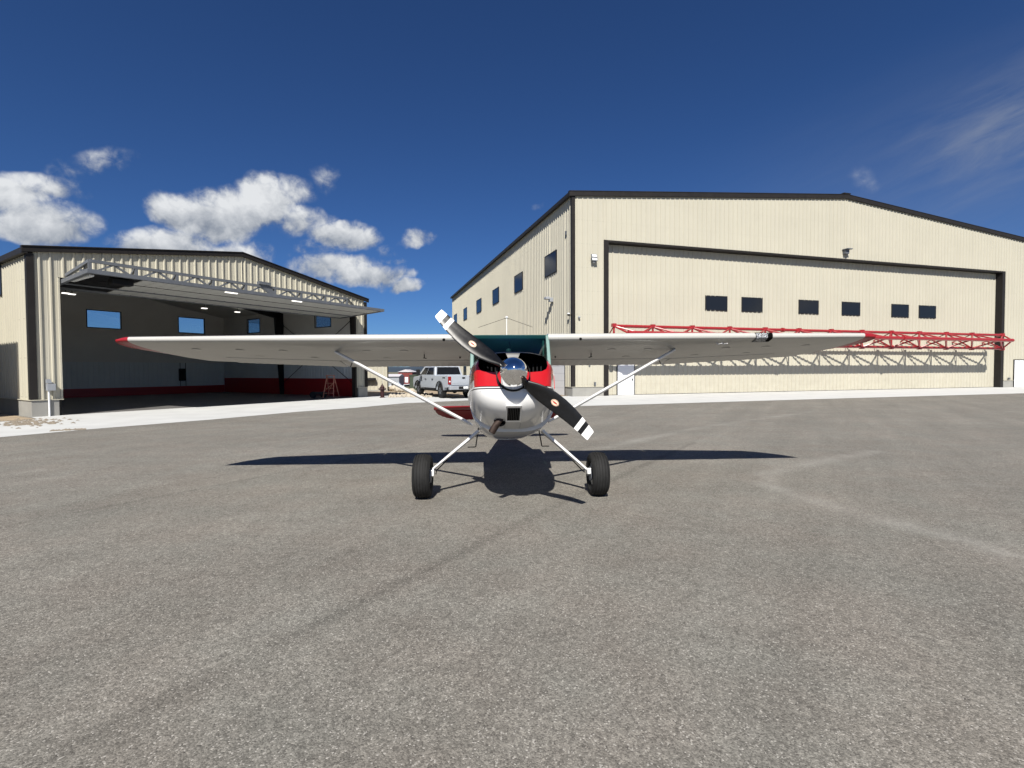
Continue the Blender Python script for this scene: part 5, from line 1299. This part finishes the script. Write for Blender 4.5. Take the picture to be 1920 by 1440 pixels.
    for i in range(420):
        p = ground(730+rnd.random()**1.4*80, 738+rnd.random()*7.4); r = rnd.uniform(.03, .13)
        bm = bmesh.new(); bmesh.ops.create_icosphere(bm, subdivisions=1, radius=r); vs = []
        rot = Matrix.Rotation(rnd.random()*6.28, 3, (rnd.random(), rnd.random(), rnd.random()+.01))
        for v in bm.verts:
            q = rot @ Vector((v.co.x*rnd.uniform(.7, 1.3), v.co.y*rnd.uniform(.6, 1.1), v.co.z*rnd.uniform(.5, .9))); vs.append((p.x+q.x, p.y+q.y, q.z+r*.3))
        mb.add(vs, [[v.index for v in f.verts] for f in bm.faces]); bm.free()
    tag(mb.build('broken_stone', 'rock'), 'loose broken stone spread on bare earth between the hangars', 'gravel', kind='stuff')
    mb = MB()
    for i in range(260):
        px = rnd.gauss(55, 32); p = ground(px, rnd.gauss(793, 3.5)+ (px-55)*-.03); r = rnd.uniform(.01, .05)
        mb.add([(p.x+r*dx*2, p.y+r*dy*2, .006+r*dz) for dx, dy, dz in ((1, 0, 0), (0, 1, 0), (-1, 0, 0), (0, -1, 0), (.1, 0, .9))], [(0, 1, 4), (1, 2, 4), (2, 3, 4), (3, 0, 4)])
    for i in range(120):
        px = rnd.uniform(95, 160); p = ground(px, 808-(px-95)*.05+rnd.gauss(0, .6)); r = rnd.uniform(.01, .035)
        mb.add([(p.x+r*dx*2, p.y+r*dy*2, .006+r*dz) for dx, dy, dz in ((1, 0, 0), (0, 1, 0), (-1, 0, 0), (0, -1, 0), (.1, 0, .9))], [(0, 1, 4), (1, 2, 4), (2, 3, 4), (3, 0, 4)])
    tag(mb.build('loose_dirt', 'dirt_crumb'), 'loose dirt crumbs on the concrete by the left hangar corner', 'dirt', kind='stuff')
    # hills
    rings = []; n = 160
    xs = [-9000+18000*i/n for i in range(n+1)]
    for j, (y, k) in enumerate(((4300, 0), (4800, .35), (5400, .75), (6200, 1.), (7200, .5))):
        rings.append([Vector((x, y, -8+k*(95+70*noise.fractal(Vector((x*.0006, j*.2, 3)), 1., 2., 5)+22*noise.noise(Vector((x*.004, y*.004, 0)))))) for x in xs])
    m = MB(); m.loft(rings, False, closed=False); tag(m.build('hills', 'hill', smooth=True, angle=80), kind='structure')
far_things()
def ladder():
    p = W(FL, *[q for q in (onv(FL, 618, 720, 3.0)[0], 3.0)], 0)
    g = ground(620, 746.2)
    # stand the ladder on the hangar floor where the photograph shows its feet
    o = empty('step_ladder', (g.x, g.y, .008), (0, 0, LA-1.15)); tag(o, 'orange step ladder standing inside the open hangar near the right jamb', 'ladder')
    hgt = 1.42; w0, w1 = .36, .23
    for s in (-1, 1):
        m = MB(); m.bar((s*w0, -.30, 0), (s*w1, 0, hgt), .035, .06); m.build('rail', 'ladder_orange', o)
        m = MB(); m.bar((s*w0, .45, 0), (s*w1, .04, hgt-.05), .03, .04); m.build('rear_rail', 'ladder_orange', o)
    for k in range(1, 5):
        t = k*.22; w = w0+(w1-w0)*t; m = MB(); m.box((-w, -.30+.30*t-.07, hgt*t-.015), (w, -.30+.30*t+.05, hgt*t+.015)); m.build('tread', 'ladder_orange', o)
    m = MB(); m.box((-w1-.04, -.09, hgt), (w1+.04, .12, hgt+.04)); m.build('top_cap', 'ladder_orange', o)
    m = MB(); m.bar((-.3, .32, .42), (.3, .32, .42), .03, .02); m.bar((-.28, .3, .45), (.26, .1, 1.15), .025, .02); m.build('rear_brace', 'ladder_orange', o)
    g = ground(597, 746.5)
    c = empty('tow_dolly', (g.x, g.y, .008), (0, 0, .2)); tag(c, 'small wheeled tow dolly with pale hubs inside the open hangar', 'dolly')
    for s in (-.32, .32):
        wl = MB(); wl.lathe([(.13, -.06), (.19, -.06), (.21, -.03), (.21, .03), (.19, .06), (.13, .06)], (s, 0, .21), (.5, -.85, 0), 24); wo = wl.build('wheel', 'rubber', c, smooth=True)
        wl = MB(); wl.lathe([(.001, -.05), (.05, -.055), (.135, -.045), (.135, .045), (.05, .055), (.001, .05)], (s, 0, .21), (.5, -.85, 0), 20); wl.build('hub', 'lamp_off', wo, smooth=True)
    m = MB(); m.bar((-.32, 0, .21), (.32, 0, .21), .05, .05); m.box((-.2, -.15, .25), (.5, .25, .38)); m.build('deck', 'plastic_black', c)
    m = MB(); m.tube([(.2, .1, .3), (1.0, -.1, 1.0)], .02, 8); m.build('draw_bar', 'ladder_orange', c)
ladder()
def neighbour():
    # the hangar next door, just outside the picture, whose shadow falls on the left hangar's flank
    v, z = onu(FL, 34, 643, 0); P = W(FL, 0, v, z)
    t = 4.0/SUN.z; q = P+SUN*t
    H = empty('hangar', (q.x, q.y, 0), (0, 0, LA-PI/2)); tag(H, 'cream metal hangar just left of the picture, shading the left hangar wall', 'hangar', 'metal hangars')
    D = 14; w = 15
    m = MB(); m.box((-D, -w, -.3), (-.03, 0, q.z-.2)); m.build('wall_core', 'cream', H)
    clad(H, 'cream', (0, 0, 0), (0, 1, 0), (1, 0, 0), -w, 0, lambda s: 0., lambda s: q.z-.2, .325, .04)
    m = MB(); m.box((-D-.1, -w-.1, q.z-.198), (0, .0, q.z)); m.build('roof', 'trim', H)
neighbour()
